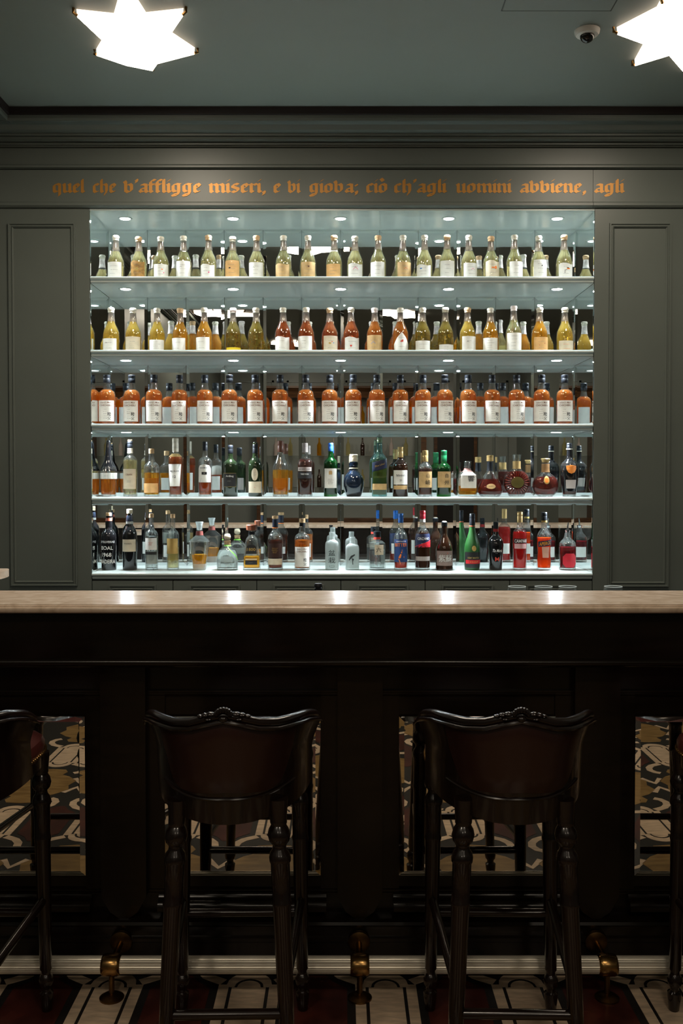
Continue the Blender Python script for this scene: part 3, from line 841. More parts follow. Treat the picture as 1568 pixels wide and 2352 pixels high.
for i, (px, pm, lt, mk) in enumerate(ROW1):
    clear = i >= 9 and i not in (13, 16)
    lm = 'l_pale'
    H = H1*rnd.uniform(.985, 1.01)
    H = round(H/H1*50)/50*H1
    body, lq, f = grappa_parts(H, .66+.02*(i % 3), lm)
    p = xat(px, YB, 620)
    t = thing('grappa_bottle', 'clear bottle with %s %s label, %s on the top shelf' % (MD[mk], PD[pm], ordinal(i, 20)), 'bottle', (p, YB+rnd.uniform(-.012, .012), ZS[0]), rnd.uniform(-.25, .25), 'grappa bottles on the top shelf')
    put(body, 'glass_body', t); put(lq, 'liquid', t)
    put(cap_mesh(H, ['cap_cream', 'cork', 'cap_cream', 'cap_cream', 'cork'][i % 5]), 'cap', t)
    put(sleeve_mesh(H, 'cap_pink'), 'neck_foil', t)
    z1 = zat(lt, lowY)-ZS[0]
    lab = put(label_mesh(f, .006, z1, math.radians(58), pm, 'wave' if i % 3 == 1 else 'rect'), 'label', t)
    zc = (z1+.02)/2
    put(scribble(f, .012, z1-.012, .022, 4, rnd, 'ink_grey'), 'lettering', lab)
    marks(mk, f, zc, lab)
ROW2 = [(256, 'paper', 778, 'arrow', 'l_yellow', 'rect'), (305, 'paper_cream', 773, '', 'l_yellow', 'rect'), (360, 'paper', 780, 'lines', 'l_yellow', 'rect'), (413, 'paper', 776, '', 'l_gold', 'rect'), (469, 'paper', 775, '', 'l_gold', 'rect'),
        (535, 'strip', 798, 'herb', 'l_olive', 'rect'), (588, None, 0, 'herb', 'l_olive', 'rect'), (650, 'paper', 773, '', 'l_copper', 'wave'), (703, 'paper', 773, 'faces', 'l_copper', 'rect'), (757, 'paper_cream', 771, 'doodle', 'l_copper', 'rect'),
        (806, 'paper', 774, 'heart', 'l_copper', 'wave'), (860, 'paper_tan', 770, 'bluechev', 'l_amber', 'rect'), (919, 'paper', 763, 'flower', 'l_amber', 'flame'), (970, 'paper', 783, 'herb', 'l_olive', 'rect'), (1022, 'paper', 792, 'herb', 'l_olive', 'rect'),
        (1073, 'paper', 773, 'arrow', 'l_yellow', 'rect'), (1126, 'paper', 776, 'lines', 'l_gold', 'rect'), (1179, 'paper', 765, 'lines', 'l_pale', 'rect'), (1238, 'paper_orange', 775, 'slash', 'l_gold', 'rect'), (1296, 'paper_cream', 783, 'stripes', 'l_yellow', 'rect')]
P('strip', (.75, .55, .02), .6)
LD = {'l_yellow': 'yellow', 'l_gold': 'golden', 'l_olive': 'herb-filled olive', 'l_copper': 'copper red', 'l_amber': 'amber', 'l_pale': 'pale'}
PD['strip'] = 'narrow yellow'
for i, (px, pm, lt, mk, lm, shp) in enumerate(ROW2):
    H = H2*(1.04 if i == 17 else 1)
    body, lq, f = grappa_parts(H, .70, lm)
    what = '%s spirit bottle, %s label' % (LD[lm], (MD[mk]+' ' if mk in MD and mk not in ('herb',) else '')+PD[pm]) if pm else '%s spirit bottle without label' % LD[lm]
    t = thing('grappa_bottle', '%s, %s, second shelf' % (what, ordinal(i, 20)), 'bottle', (xat(px, YB, 780), YB+rnd.uniform(-.012, .012), ZS[1]), rnd.uniform(-.25, .25), 'grappa bottles on the second shelf')
    put(body, 'glass_body', t); put(lq, 'liquid', t)
    put(cap_mesh(H, ['cap_cream', 'cap_cream', 'cap_cream', 'cork', 'cap_cream', 'cap_pink'][i % 6]), 'cap', t)
    put(sleeve_mesh(H, 'cap_pink'), 'neck_foil', t)
    if mk == 'herb':
        b = MB()
        for k in range(26):
            a = rnd.uniform(0, 2*PI); rr = R1*rnd.uniform(.2, .8); zz = rnd.uniform(.02, .45*H)
            b.ball((rr*math.cos(a), rr*math.sin(a), zz), (.004, .004, rnd.uniform(.003, .010)), 5, 3)
        h = b.build('herb_sprigs', 'herb' if i < 10 else 'herb_green', t); h['kind'] = 'stuff'
    if pm:
        z1 = zat(lt, lowY)-ZS[1]; z0 = .004
        if mk == 'herb' and i > 10: z0 = .008
        lab = put(label_mesh(f, z0, z1, math.radians(60), pm, shp), 'label', t)
        if z1 > .025 and pm != 'strip':
            put(scribble(f, .01, z1-.008, .022, 2 if mk != 'lines' else 5, rnd, 'ink_orange' if mk == 'stripes' else 'ink_grey'), 'lettering', lab)
        marks(mk, f, (z0+z1)/2, lab)

# ---- tier 3: twenty identical malt bottles
H3 = zat(862, YB)-ZS[2]
R3 = px2m(38.5)/2
def malt_labels(f, k=1.0):
    za, zb_ = zat(968, lowY)-ZS[2], zat(920, lowY)-ZS[2]
    return za*k, zb_*k
pr3, f3 = prof_fn(PROF['malt'], R3, H3)
m_body = MB().lathe(pr3, 24).mesh('glass_body', 'clear_glass', True)
m_liq = liquid_mesh(f3, pr3, .009, .705*H3, 'l_malt', 24)
m_cap = MB().lathe([(.845*H3, R3*.40), (.85*H3, R3*.42), (.93*H3, R3*.42), (.935*H3, R3*.40), (.945*H3, R3*.42), (1.0*H3, R3*.42), (1.006*H3, R3*.38)], 16).mesh('cap', 'cap_black', True)
za, zb_ = malt_labels(f3)
m_lab = label_mesh(f3, za, zb_, math.radians(62), 'paper', 'rect')
m_back = label_mesh(f3, za, zb_*.98, math.radians(45), 'paper', 'rect', PI)
hz = zb_-za
P('ink_rust', (.16, .06, .03), .6)
m_t = [text_on(f3, "Ichiro's Malt", za+hz*.90, .0095, .058, 'ink_rust'), text_on(f3, 'CHICHIBU', za+hz*.765, .0105, .064, 'ink_rust'),
       text_on(f3, '\u79e9', za+hz*.35, .020, .022, 'ink', .018), text_on(f3, '\u7236', za+hz*.14, .016, .022, 'ink', .018)]
m_sc = scribble(f3, za+hz*.1, za+hz*.62, .014, 5, random.Random(5), 'ink_grey')
ROW3 = [246, 302, 354, 412, 470, 527, 586, 643, 702, 757, 811, 865, 919, 971, 1021, 1075, 1130, 1186, 1243, 1296]
for i, px in enumerate(ROW3):
    t = thing('malt_whisky_bottle', 'black-capped amber malt whisky bottle with white label, %s on the third shelf' % ordinal(i, 20), 'bottle', (xat(px, YB, 930), YB+rnd.uniform(-.008, .008), ZS[2]), rnd.uniform(-.16, .16), 'malt whisky bottles on the third shelf')
    put(m_body, 'glass_body', t); put(m_liq, 'liquid', t); put(m_cap, 'cap', t)
    la = put(m_lab, 'label', t); put(m_back, 'back_label', t)
    for me in m_t: put(me, 'lettering', la)
    put(m_sc, 'lettering', la)

# ---- tier 4 and 5: single bottles
def Z4(py): return zat(py, lowY)-ZS[3]
def Z5(py): return zat(py, 5.12)-ZS[4]
def b4(name, label, px, top, wpx, *a, cat='bottle', dy=0, **k):
    return bottle(name, label, cat, xat(px, YB+dy, 1080), YB+dy, ZS[3], zat(top, YB+dy)-ZS[3], px2m(wpx)/2, *a, **k)
def b5(name, label, px, top, wpx, *a, cat='bottle', dy=-.02, **k):
    return bottle(name, label, cat, xat(px, YB+dy, 1250), YB+dy, ZS[4], zat(top, YB+dy)-ZS[4], px2m(wpx)/2, *a, **k)
def band(z0, z1, m, name, k=1.02, seg=18):
    def e(t, f, pr, H, R, lo):
        b = MB(); zs = [z0*H+(z1-z0)*H*i/6 for i in range(7)]
        b.lathe([(zz, f(zz)[0]*k+.0006, f(zz)[1], f(zz)[2]) for zz in zs], seg).build(name, m, t, True)
    return e
def both(*es):
    def e(*a):
        for q in es: q(*a)
    return e
def stopper(z0, z1, m, r0, r1, name='stopper', seg=14):
    def e(t, f, pr, H, R, lo):
        MB().lathe([(z0*H, r0*.7), (z0*H+.003, r0), ((z0*.4+z1*.6)*H, (r0+r1)/2), (z1*H-.003, r1), (z1*H, r1*.9)], seg).build(name, m, t, True)
    return e
def ballstop(zc, r, m, name='stopper'):
    def e(t, f, pr, H, R, lo): MB().ball((0, 0, zc*H), r, 16, 8).build(name, m, t, True)
    return e
BK = (.03, .10, 40, 'paper', 'rect', PI)      # a plain label on the back, seen in the mirror
b4('whisky_bottle', 'amber bottle dipped in black wax down to its shoulders, left end of fourth shelf', 249, 1011, 38, 'wax', 'clear_glass', ('l_amber', .42), None,
   [(Z4(1100), Z4(1086), 170, 'paper')], [('~', Z4(1093), .006, .03, 'ink_grey', .008, 0)], extra=band(.455, .995, 'glass_black', 'wax_seal'))
b4('whisky_bottle', 'slim pale whisky bottle with beige label and cream neck seal', 299, 1010, 32, 'straight', 'clear_glass', ('l_pale', .64), (.86, 'cap_black', 1.08, .97),
   [(Z4(1123), Z4(1077), 62, 'paper_cream'), BK], [('OBAN', Z4(1090), .010, .034, 'ink_rust', 0, 0), ('~', Z4(1106), .012, .03, 'ink_grey', 0, 0)], extra=both(band(.76, .85, 'cap_cream', 'neck_seal', 1.05), stopper(.97, 1.0, 'cork', .012, .012)))
b4('whisky_bottle', 'short bottle of golden whisky with low beige label and orange cork cap', 348, 1031, 36, 'whisky', 'clear_glass', ('l_gold', .50), (.90, 'cork', 1.1),
   [(Z4(1132), Z4(1110), 62, 'paper_orange'), BK])
b4('whisky_bottle', 'tall dark amber whisky bottle with white tapering label and cream neck capsule', 403, 1007, 33, 'macallan', 'clear_glass', ('l_copper', .70), (.77, 'cap_cream', 1.06),
   [(Z4(1117), Z4(1066), 60, 'paper', 'trap'), (.03, .13, 45, 'paper', 'rect', PI)], [('MACALLAN', Z4(1082), .009, .046, 'ink', 0, 0), ('12', Z4(1095), .014, .02, 'ink', 0, 0)], extra=band(.685, .735, 'cap_gold', 'neck_emblem', 1.0))
b4('whisky_bottle', 'black-capped whisky bottle with arched white label and number plate 18', 471, 1015, 31, 'straight', 'clear_glass', ('l_copper', .40), (.84, 'cap_black', 1.08),
   [(Z4(1108), Z4(1066), 62, 'paper', 'arch'), (Z4(1090), Z4(1084), 22, 'paper_black', 'rect', 0, .0012), (.03, .11, 45, 'paper', 'rect', PI)], [('BOWMORE', Z4(1074.5), .007, .042, 'ink', 0, 0), ('18', Z4(1087), .004, .01, 'ink_white', 0, 1)])
b4('whisky_bottle', 'dark green whisky bottle with gold-edged black label', 529, 1023, 33, 'straight', 'glass_dkgreen', None, (.84, 'cap_black', 1.06),
   [(Z4(1118.6), Z4(1086.4), 57, 'ink_gold'), (Z4(1118), Z4(1087), 55, 'paper_black', 'rect', 0, .0011), (.03, .10, 45, 'paper_grey', 'rect', PI)], [('Ardbeg', Z4(1094), .0125, .046, 'ink_white', 0, 1), ('~', Z4(1105), .010, .026, 'ink_grey', 0, 1)])
b4('whisky_bottle', 'dark green whisky bottle with cream oval over a cream lower label', 586, 1016, 32, 'tall', 'glass_dkgreen', None, (.80, 'cap_black', 1.06, .965),
   [(Z4(1132), Z4(1106), 64, 'paper_cream'), (Z4(1104), Z4(1075), 27, 'paper_cream', 'oval'), (.03, .10, 45, 'paper', 'rect', PI)], [('16', Z4(1119), .005, .02, 'ink_red', 0, 0), ('~', Z4(1089), .02, .014, 'ink_grey', 0, 1)], extra=stopper(.965, 1.0, 'cork', .012, .012))
b4('whisky_bottle', 'clear tapering decanter half full of gold whisky with purple-brown capsule', 644, 1013, 38, 'decanterwide', 'clear_glass', ('l_gold', .48), (.80, 'cap_brown', 1.1),
   [BK])
b4('whisky_bottle', 'dark red-brown whisky bottle with two grey label bands', 700, 1018, 35, 'straight', 'clear_glass', ('l_brown', .70), (.83, 'paper_grey', 1.08),
   [(Z4(1082), Z4(1073), 60, 'paper_grey'), (Z4(1099), Z4(1084), 60, 'paper_black'), (.03, .12, 40, 'paper_grey', 'rect', PI)], [('AUCHENTOSHAN', Z4(1077.5), .010, .062, 'ink', 0, 0), ('THREE WOOD', Z4(1089), .007, .042, 'ink_white', 0, 1)])
b4('whisky_bottle', 'bright green bottle with blue cap and tall white label', 759, 1018, 31, 'straight', 'green_glass', ('l_green', .66), (.85, cm((.03, .12, .45), .3, .3), 1.08),
   [(Z4(1121), Z4(1076), 62, 'paper'), (.03, .12, 45, 'paper', 'rect', PI)], [('~', Z4(1106), .03, .036, 'ink_grey', 0, 0)],
   extra=lambda t, f, pr, H, R, lo: put(label_mesh(f, Z4(1090), Z4(1081), math.radians(14), 'paper_tan', 'arch', 0, .0012), 'label_emblem', lo[0]))
b4('whisky_flagon', 'round dark blue ceramic flagon with pale cork', 812, 1044, 48, 'flagon', 'ceramic_blue', None, (.83, 'cork_pale', 1.15),
   [], extra=both(band(.66, .69, 'cap_cream', 'neck_cord', 1.05), band(.73, .81, 'ceramic_blue', 'neck_collar', 1.2)))
b4('whisky_bottle', 'tall aqua glass bottle with slanted dark blue label and gold foot label', 871, 1003, 35, 'square', 'aqua_glass', ('l_olive', .60), (.90, 'cork', .9, .985),
   [(Z4(1084), Z4(1053), 52, cm((.015, .02, .05), .4), 'slant'), (Z4(1125), Z4(1111), 50, 'paper_tan'), BK], [('Blue Label', Z4(1068), .010, .044, 'ink_gold', 0, 0, 0, .35)])
b4('whisky_bottle', 'dark brown whisky bottle with gold capsule, white label and gold strip', 919, 1027, 35, 'whisky', 'glass_brown', None, (.79, 'cap_gold', 1.08),
   [(Z4(1113), Z4(1080), 62, 'paper'), (Z4(1124), Z4(1115), 62, 'paper_tan'), (.04, .11, 45, 'paper', 'rect', PI)], [("Ballantine's", Z4(1091.5), .012, .046, 'ink', 0, 0), ('21', Z4(1103), .010, .02, 'ink', 0, 0)])
b4('whisky_bottle', 'amber whisky bottle with gold-brown capsule and tan label with two black characters', 976, 1035, 33, 'whisky', 'clear_glass', ('l_brown', .60), (.76, 'cap_gold', 1.08),
   [(Z4(1120), Z4(1083), 62, 'paper_tan'), (.03, .10, 45, 'paper', 'rect', PI)], [('\u5c71', Z4(1092.5), .022, .026, 'ink', .012, 0), ('\u5d0e', Z4(1108), .026, .026, 'ink', .012, 0)])
b4('whisky_bottle', 'green whisky bottle with green capsule and tan label with two black characters', 1019, 1035, 33, 'whisky', 'green_glass', ('l_green', .62), (.76, cm((.01, .16, .06), .3), 1.08),
   [(Z4(1120), Z4(1083), 62, 'paper_tan'), (.03, .10, 45, 'paper', 'rect', PI)], [('\u767d', Z4(1092.5), .022, .026, 'ink', .012, 0), ('\u5dde', Z4(1108), .026, .026, 'ink', .012, 0)])
b4('whisky_decanter', 'squat faceted decanter with glass stopper and white label with black character', 1073, 1059, 42, 'hibiki', 'clear_glass', ('l_gold', .30), None,
   [(Z4(1121), Z4(1084), 42, 'paper'), BK], [('\u97ff', Z4(1099), .032, .030, 'ink', .012, 0)], extra=both(stopper(.84, 1.0, 'crystal', .022, .024), band(.70, .80, cm((.20, .10, .09), .4), 'neck_foil', 1.03)))
b4('cognac_decanter', 'flared cognac decanter with dark red-brown spirit and small gold oval label', 1125, 1046, 57, 'flared', 'clear_glass', ('l_cognac', .42), (.86, 'cap_gold', 1.3),
   [(Z4(1123), Z4(1111), 22, 'paper_tan', 'oval')], [('HENNESSY', Z4(1117), .004, .024, 'ink', 0, 0)], cat='decanter', extra=band(.62, .84, 'cap_black', 'neck_sleeve', 1.05))
def flutes(t, f, pr, H, R, lo):
    """radiating ribs around the disc-shaped decanter"""
    b = MB(); zc = .33*H
    for k in range(26):
        a = 2*PI*k/26
        def pt(r, off):
            x = math.cos(a)*r*R; zz = zc+math.sin(a)*r*R
            zz = max(.06*H, min(.60*H, zz))
            rr, n, d = f(zz); x = max(-rr*.96, min(rr*.96, x))
            y = -rr*d*math.sqrt(max(0, 1-(x/rr)**2))
            return (x, y-off, zz)
        b.tube([pt(.50, .0015), pt(.68, .003), pt(.86, .002), pt(.96, 0)], [.002, .0035, .0035, .0015], 6)
    b.build('flute_ribs', cm((.075, .012, .008), .06, 0, .5), t, True)
b4('cognac_decanter', 'fluted disc-shaped cognac decanter with dark olive medallion and crystal stopper', 1186, 1044, 61, 'disc', 'clear_glass', ('l_cognac', .60), None,
   [(Z4(1121), Z4(1095), 27, cm((.11, .085, .02), .4, .5), 'oval', 0, .003)], [], cat='decanter',
   extra=both(flutes, stopper(.86, 1.0, 'crystal', .021, .028), band(.66, .84, 'cap_gold', 'neck_collar', 1.08)))
b4('cognac_decanter', 'rounded red cognac decanter with gold emblem and gold stopper', 1252, 1053, 61, 'oval', 'clear_glass', ('l_cognac', .52), None,
   [(Z4(1112), Z4(1093), 13, 'ink_gold', 'oval'), (Z4(1109), Z4(1097), 8, 'ink_orange', 'oval', 0, .0012)], cat='decanter', extra=both(stopper(.88, 1.0, 'cap_gold', .020, .025), band(.64, .86, cm((.40, .22, .10), .35, .4), 'neck_collar', 1.08)))
b4('cognac_bottle', 'tall black tapering bottle with orange shield and grey label, right end of fourth shelf', 1307, 1018, 42, 'taper', 'clear_glass', ('l_brown', .62), (.90, 'cap_black', 1.15),
   [(Z4(1088), Z4(1068), 33, cm((.72, .22, .03), .45), 'shield', 0, .002), (Z4(1122), Z4(1102), 36, 'paper_grey', 'rect', 0, .0018), (.05, .10, 40, 'paper_grey', 'rect', PI)], [('~', Z4(1112), .02, .03, 'ink_grey', 0, 1)],
   extra=both(band(.10, .665, 'glass_black', 'dark_coat', 1.0), band(.665, .88, 'glass_black', 'neck_sleeve', 1.03), band(.88, .90, 'cap_cream', 'neck_ring', 1.25)))

# tier 5
P('navy', (.012, .018, .035), .3, coat=.3)
b5('madeira_bottle', 'black wine bottle stencilled with white lettering, left end of bottom shelf', 250, 1178, 34, 'port', 'glass_black', None, (.95, 'cork', 1.15),
   [(.03, .10, 45, 'paper', 'rect', PI)], [('D\u2019OLIVEIRAS', Z5(1244.5), .012, .080, 'ink_white', 0), ('BOAL', Z5(1258.5), .020, .064, 'ink_white', -.002), ('1968', Z5(1274), .021, .064, 'ink_white', -.004), ('MADEIRA', Z5(1289.5), .020, .086, 'ink_white', 0)],
   extra=both(band(.86, .91, cm((.30, .06, .03), .5), 'neck_seal', 1.06), band(.20, .23, 'paper', 'price_sticker', .6)))
b5('port_bottle', 'black wine bottle with cream rectangular label and cream cap', 298, 1170, 33, 'port', 'glass_black', None, (.93, 'cork_pale', 1.2),
   [(Z5(1267), Z5(1239), 64, 'paper_cream'), (.05, .12, 45, 'paper', 'rect', PI)], [("WARRE'S", Z5(1248.5), .0075, .044, 'ink', -.004, 0)], extra=both(band(.80, .90, 'navy', 'neck_foil', 1.05), band(.76, .80, 'paper', 'neck_seal', 1.06)))
b5('grappa_bottle', 'clear slim bottle with white label above a thin black band', 348, 1180, 29, 'straight', 'clear_glass', ('l_clear', .60), (.93, 'cork', 1.1),
   [(Z5(1263), Z5(1236), 62, 'paper'), (Z5(1274), Z5(1267.5), 62, 'paper_black'), BK], [('~', Z5(1249), .02, .026, 'ink_red', 0, 0)])
b5('grappa_bottle', 'clear slim bottle of pale spirit with dull gold label', 397, 1181, 28, 'straight', 'clear_glass', ('l_pale', .42), (.93, 'cork', 1.1),
   [(Z5(1272), Z5(1237), 60, cm((.42, .27, .08), .5, .2)), (.05, .12, 45, 'paper', 'rect', PI)])
b5('tequila_decanter', 'flared clear decanter with frosted stopper, red neck band and amber tequila', 458, 1198, 47, 'flaredown', 'clear_glass', ('l_gold', .32), None, [], cat='decanter',
   extra=both(stopper(.82, 1.0, 'stopper_frost', .012, .022), band(.72, .80, cm((.22, .05, .04), .5), 'neck_band', 1.06), band(.0, .13, 'stopper_frost', 'frosted_foot', 1.0)))
def ribbon(t, f, pr, H, R, lo):
    n = 14; b = MB()
    for s in (-1, 1):
        vs = []
        for k in range(n+1):
            u = k/n; zz = (.63-.36*u)*H; th = 0.2+1.1*u
            for w_ in (-.003, .003):
                vs.append(surf(f, th+w_*8*(1 if s > 0 else -1), zz+w_, .0015 if s > 0 else .0017))
        b.add(vs, [(2*k, 2*k+1, 2*k+3, 2*k+2) for k in range(n)])
    b.lathe([(.655*H, f(.655*H)[0]+.001), (.68*H, f(.68*H)[0]+.001)], 16, cap=False)
    b.build('ribbon', 'ribbon_green', t, True)
b5('tequila_bottle', 'squat clear bottle with cork ball stopper and bright green ribbon', 522, 1225, 48, 'patron', 'clear_glass', ('l_clear', .55), None, [(.045, .075, 30, 'frost_glass')],
   [], extra=both(ballstop(.90, .0185, 'cork_pale'), ribbon, band(.70, .80, 'cork', 'neck_cork', 1.05)))
b5('tequila_bottle', 'trapezoid tequila bottle with big wooden cap, black 1800 label and amber tequila', 578, 1205, 40, 'trapezoid', 'clear_glass', ('l_gold', .30), None,
   [(Z5(1272), Z5(1251), 36, 'paper_black', 'arch'), (Z5(1297), Z5(1287), 36, 'paper_black'), (Z5(1286), Z5(1283), 36, 'paper_cream')], [('1800', Z5(1262), .016, .046, 'ink_gold', 0, 0), ('~', Z5(1292), .008, .03, 'ink_grey', 0, 1)],
   extra=both(stopper(.87, 1.0, 'wood_cap', .029, .030, 'wooden_cap', 8), band(.78, .85, 'cap_black', 'neck_band', 1.04)))
b5('rum_bottle', 'dark red-brown rum bottle with low cream label and black neck sleeve', 632, 1185, 35, 'tall', 'clear_glass', ('l_brown', .55), (.95, 'cork', 1.2),
   [(Z5(1297), Z5(1283), 64, 'paper_cream'), (Z5(1281), Z5(1248), 60, cm((.035, .012, .008), .4)), (.05, .09, 40, 'paper', 'rect', PI)], [('~', Z5(1264), .03, .034, 'ink_gold', 0, 1)], extra=both(band(.79, .94, 'navy', 'neck_sleeve', 1.06), band(.775, .79, 'ink_orange', 'neck_ring', 1.05)))
za5, zb5 = Z5(1302), Z5(1256)
b5('malt_whisky_bottle', 'cork-capped amber malt whisky bottle with white label on the bottom shelf', 694, 1191, 36, 'malt', 'clear_glass', ('l_malt', .58), (.92, 'cork', 1.15),
   [(za5, zb5, 62, 'paper'), (.03, .11, 45, 'paper', 'rect', PI)], [("Ichiro's Malt", Z5(1260.5), .0085, .054, 'ink_rust', 0, 0), ('CHICHIBU', Z5(1266.5), .0095, .058, 'ink_rust', 0, 0), ('\u79e9', Z5(1285.5), .018, .022, 'ink', .016, 0), ('\u7236', Z5(1295.5), .015, .022, 'ink', .016, 0)],
   extra=band(.85, .92, 'cap_black', 'neck_sleeve', 1.06))
b5('gin_bottle', 'flat frosted clear bottle with two large black characters', 762, 1222, 31, 'flatjar', 'frost_glass', ('l_clear', .70), (.90, 'clear_glass', 1.05), [], [('\u76c6', Z5(1270), .031, .034, 'ink', 0), ('\u683d', Z5(1287), .032, .034, 'ink', 0), ('\uff08\u4e8c\uff09', Z5(1300.5), .014, .034, 'ink', 0)])
def brush(t, f, pr, H, R, lo):
    q = [[(-.018, Z5(1286)), (-.008, Z5(1277)), (.010, Z5(1273)), (.014, Z5(1275)), (-.004, Z5(1282)), (-.016, Z5(1288))], [(-.004, Z5(1282)), (.008, Z5(1284)), (.003, Z5(1290)), (.004, Z5(1297)), (0, Z5(1297)), (-.001, Z5(1288))]]
    put(strokes_on(f, q, 'ink'), 'brush_drawing', t)
b5('gin_bottle', 'flat frosted clear bottle with a black brush drawing', 809, 1233, 31, 'flatjar', 'frost_glass', ('l_clear', .70), (.90, 'clear_glass', 1.05), [], extra=brush)
b5('gin_bottle', 'hexagonal clear gin bottle with cream character label and black cap', 866, 1221, 43, 'hex', 'clear_glass', ('l_clear', .52), (.86, 'cap_black', 1.1),
   [(Z5(1274), Z5(1251), 30, 'paper_cream', 'rect', .2, -.0015)], [('\u516d', Z5(1262.5), .026, .030, 'ink', .006, 0)], extra=band(.80, .86, 'ink_red', 'neck_seal', 1.03))
def bitterfig(t, f, pr, H, R, lo):
    m = lo[0]
    put(strokes_on(f, [[(-.016, Z5(1284)), (.016, Z5(1278)), (.018, Z5(1280)), (-.012, Z5(1287))], [(-.014, Z5(1280)), (-.004, Z5(1272)), (.002, Z5(1273)), (-.002, Z5(1281)), (-.010, Z5(1283))],
                       blob(.002, Z5(1269), .0035, .004), [(-.012, Z5(1285)), (-.008, Z5(1285)), (-.002, Z5(1296)), (-.005, Z5(1296))], [(.002, Z5(1270)), (.004, Z5(1262)), (.006, Z5(1262)), (.005, Z5(1271))]], 'ink_orange'), 'lettering', m)
b5('bitter_bottle', 'bottle with blue cap and deep blue label showing an orange figure', 920, 1180, 31, 'tall', 'clear_glass', ('l_bitter', .20), (.84, cm((.01, .13, .50), .35), 1.1),
   [(Z5(1291), Z5(1239), 72, cm((.012, .045, .17), .5)), (.05, .11, 45, 'paper', 'rect', PI)], [('CONTRATTO', Z5(1243.5), .008, .052, 'ink_white', 0, 0), ('BITTER', Z5(1251.5), .018, .068, 'ink_orange', 0, 0)], extra=bitterfig)
b5('vermouth_bottle', 'dark vermouth bottle with red cap and navy label crossed by red', 970, 1173, 34, 'tall', 'clear_glass', ('l_brown', .62), (.86, cm((.45, .01, .025), .35), 1.1),
   [(Z5(1256), Z5(1226), 74, cm((.012, .02, .07), .5), 'rect', 0, .0014), (Z5(1257), Z5(1240), 74, cm((.65, .015, .03), .5), 'swoosh', 0, .0022), (Z5(1288), Z5(1278), 64, 'paper_grey', 'rect', 0, .0018), (.05, .13, 40, 'paper', 'rect', PI)],
   [('CINZANO', Z5(1237), .014, .066, 'ink_white', .003, 0), ('~', Z5(1248), .008, .024, 'ink_white', .008, 1)], extra=both(band(.81, .86, 'paper', 'neck_band', 1.06), band(.05, .60, 'glass_brown', 'dark_coat', 1.0)))
b5('plum_liqueur_bottle', 'round-shouldered dark brown bottle with mauve label and two white characters', 1020, 1199, 40, 'shiso', 'glass_brown', None, (.92, 'cap_black', 1.08),
   [(Z5(1299), Z5(1265), 64, cm((.24, .17, .15), .6))], [('\u7d2b', Z5(1282), .038, .036, 'ink_white', -.017, 0), ('\u8607', Z5(1282), .038, .036, 'ink_white', .019, 0), ('\u7d05', Z5(1270), .007, .014, 'ink_red', .013, 0)], extra=stopper(.985, 1.02, 'cork_pale', .012, .012))
b5('cognac_bottle', 'pear-shaped frosted green cognac bottle with black and red label', 1084, 1180, 37, 'vsop', 'vsop_frost', None, (.80, 'cap_black', 1.08),
   [(Z5(1304), Z5(1268), 70, 'paper_black'), (Z5(1294.5), Z5(1286), 62, cm((.60, .012, .02), .5), 'rect', .08, .0011), (Z5(1266), Z5(1253), 16, 'ink_gold', 'oval', .12)],
   [('R\u00c9MY MARTIN', Z5(1280.5), .011, .062, 'ink_gold', .002, 0), ('V.S.O.P', Z5(1290.3), .010, .044, 'ink_gold', .004, 1)], extra=band(.775, .79, 'ink_red', 'neck_ring', 1.05))
b5('coffee_liqueur_bottle', 'black shouldered liqueur bottle with red swirl and grey script', 1138, 1199, 36, 'tia', 'glass_black', None, (.86, 'cap_black', 1.08), [],
   [('Tia Maria', Z5(1264.5), .016, .052, 'ink_white', .004, None, .25), ('~', Z5(1271), .004, .022, 'ink_grey', .004), ('M', Z5(1284), .022, .03, 'ink_red', .002)], extra=band(.80, .86, cm((.30, .01, .01), .4), 'neck_foil', 1.04))
b5('bitter_bottle', 'straight red aperitif bottle with tan cap and black lettered band', 1193, 1176, 32, 'campari', 'clear_glass', ('l_red', .66), (.82, 'cap_gold', 1.08),
   [(Z5(1248), Z5(1237), 66, cm((.03, .008, .008), .5)), (Z5(1260), Z5(1249), 56, cm((.60, .36, .36), .6)), (.05, .11, 45, 'paper', 'rect', PI)], [('CAMPARI', Z5(1242.5), .017, .068, 'ink_white', 0, 0)])
b5('aperitif_bottle', 'waisted bright orange aperitif bottle with slanted navy label and black cap', 1249, 1177, 33, 'aperol', 'clear_glass', ('l_orange', .56), (.86, 'cap_black', 1.1),
   [(Z5(1281), Z5(1256), 34, cm((.62, .35, .26), .6), 'trap', .06), (Z5(1257), Z5(1239), 66, cm((.012, .016, .06), .5), 'slant', 0, .0011), (.05, .11, 45, 'paper', 'rect', PI)], [('APEROL', Z5(1248), .019, .064, cm((.9, .42, .02), .5), 0, 1, .1, .16)], extra=band(.83, .86, 'ink_gold', 'neck_ring', 1.06))
def pour(t, f, pr, H, R, lo):
    MB().lathe([(.78*H, .012), (.81*H, .0125), (.82*H, .0145), (.845*H, .0145), (.85*H, .008)], 14).build('pourer_collar', 'chrome', t, True)
    MB().tube([(0, 0, .84*H), (0, -.002, .92*H), (.002, -.006, 1.0*H)], [.005, .0042, .003], 10).build('pourer_spout', 'chrome', t, True)
b5('syrup_bottle', 'dark red bottle with red octagonal label and steel pourer, right end of bottom shelf', 1303, 1200, 38, 'pourer', 'clear_glass', ('l_darkred', .48), None,
   [(Z5(1303), Z5(1271), 52, cm((.55, .012, .03), .5), 'octagon', .1), (.03, .09, 45, 'paper', 'rect', PI)], [('~', Z5(1288), .012, .026, 'ink_rust', .006, 0)], extra=pour)

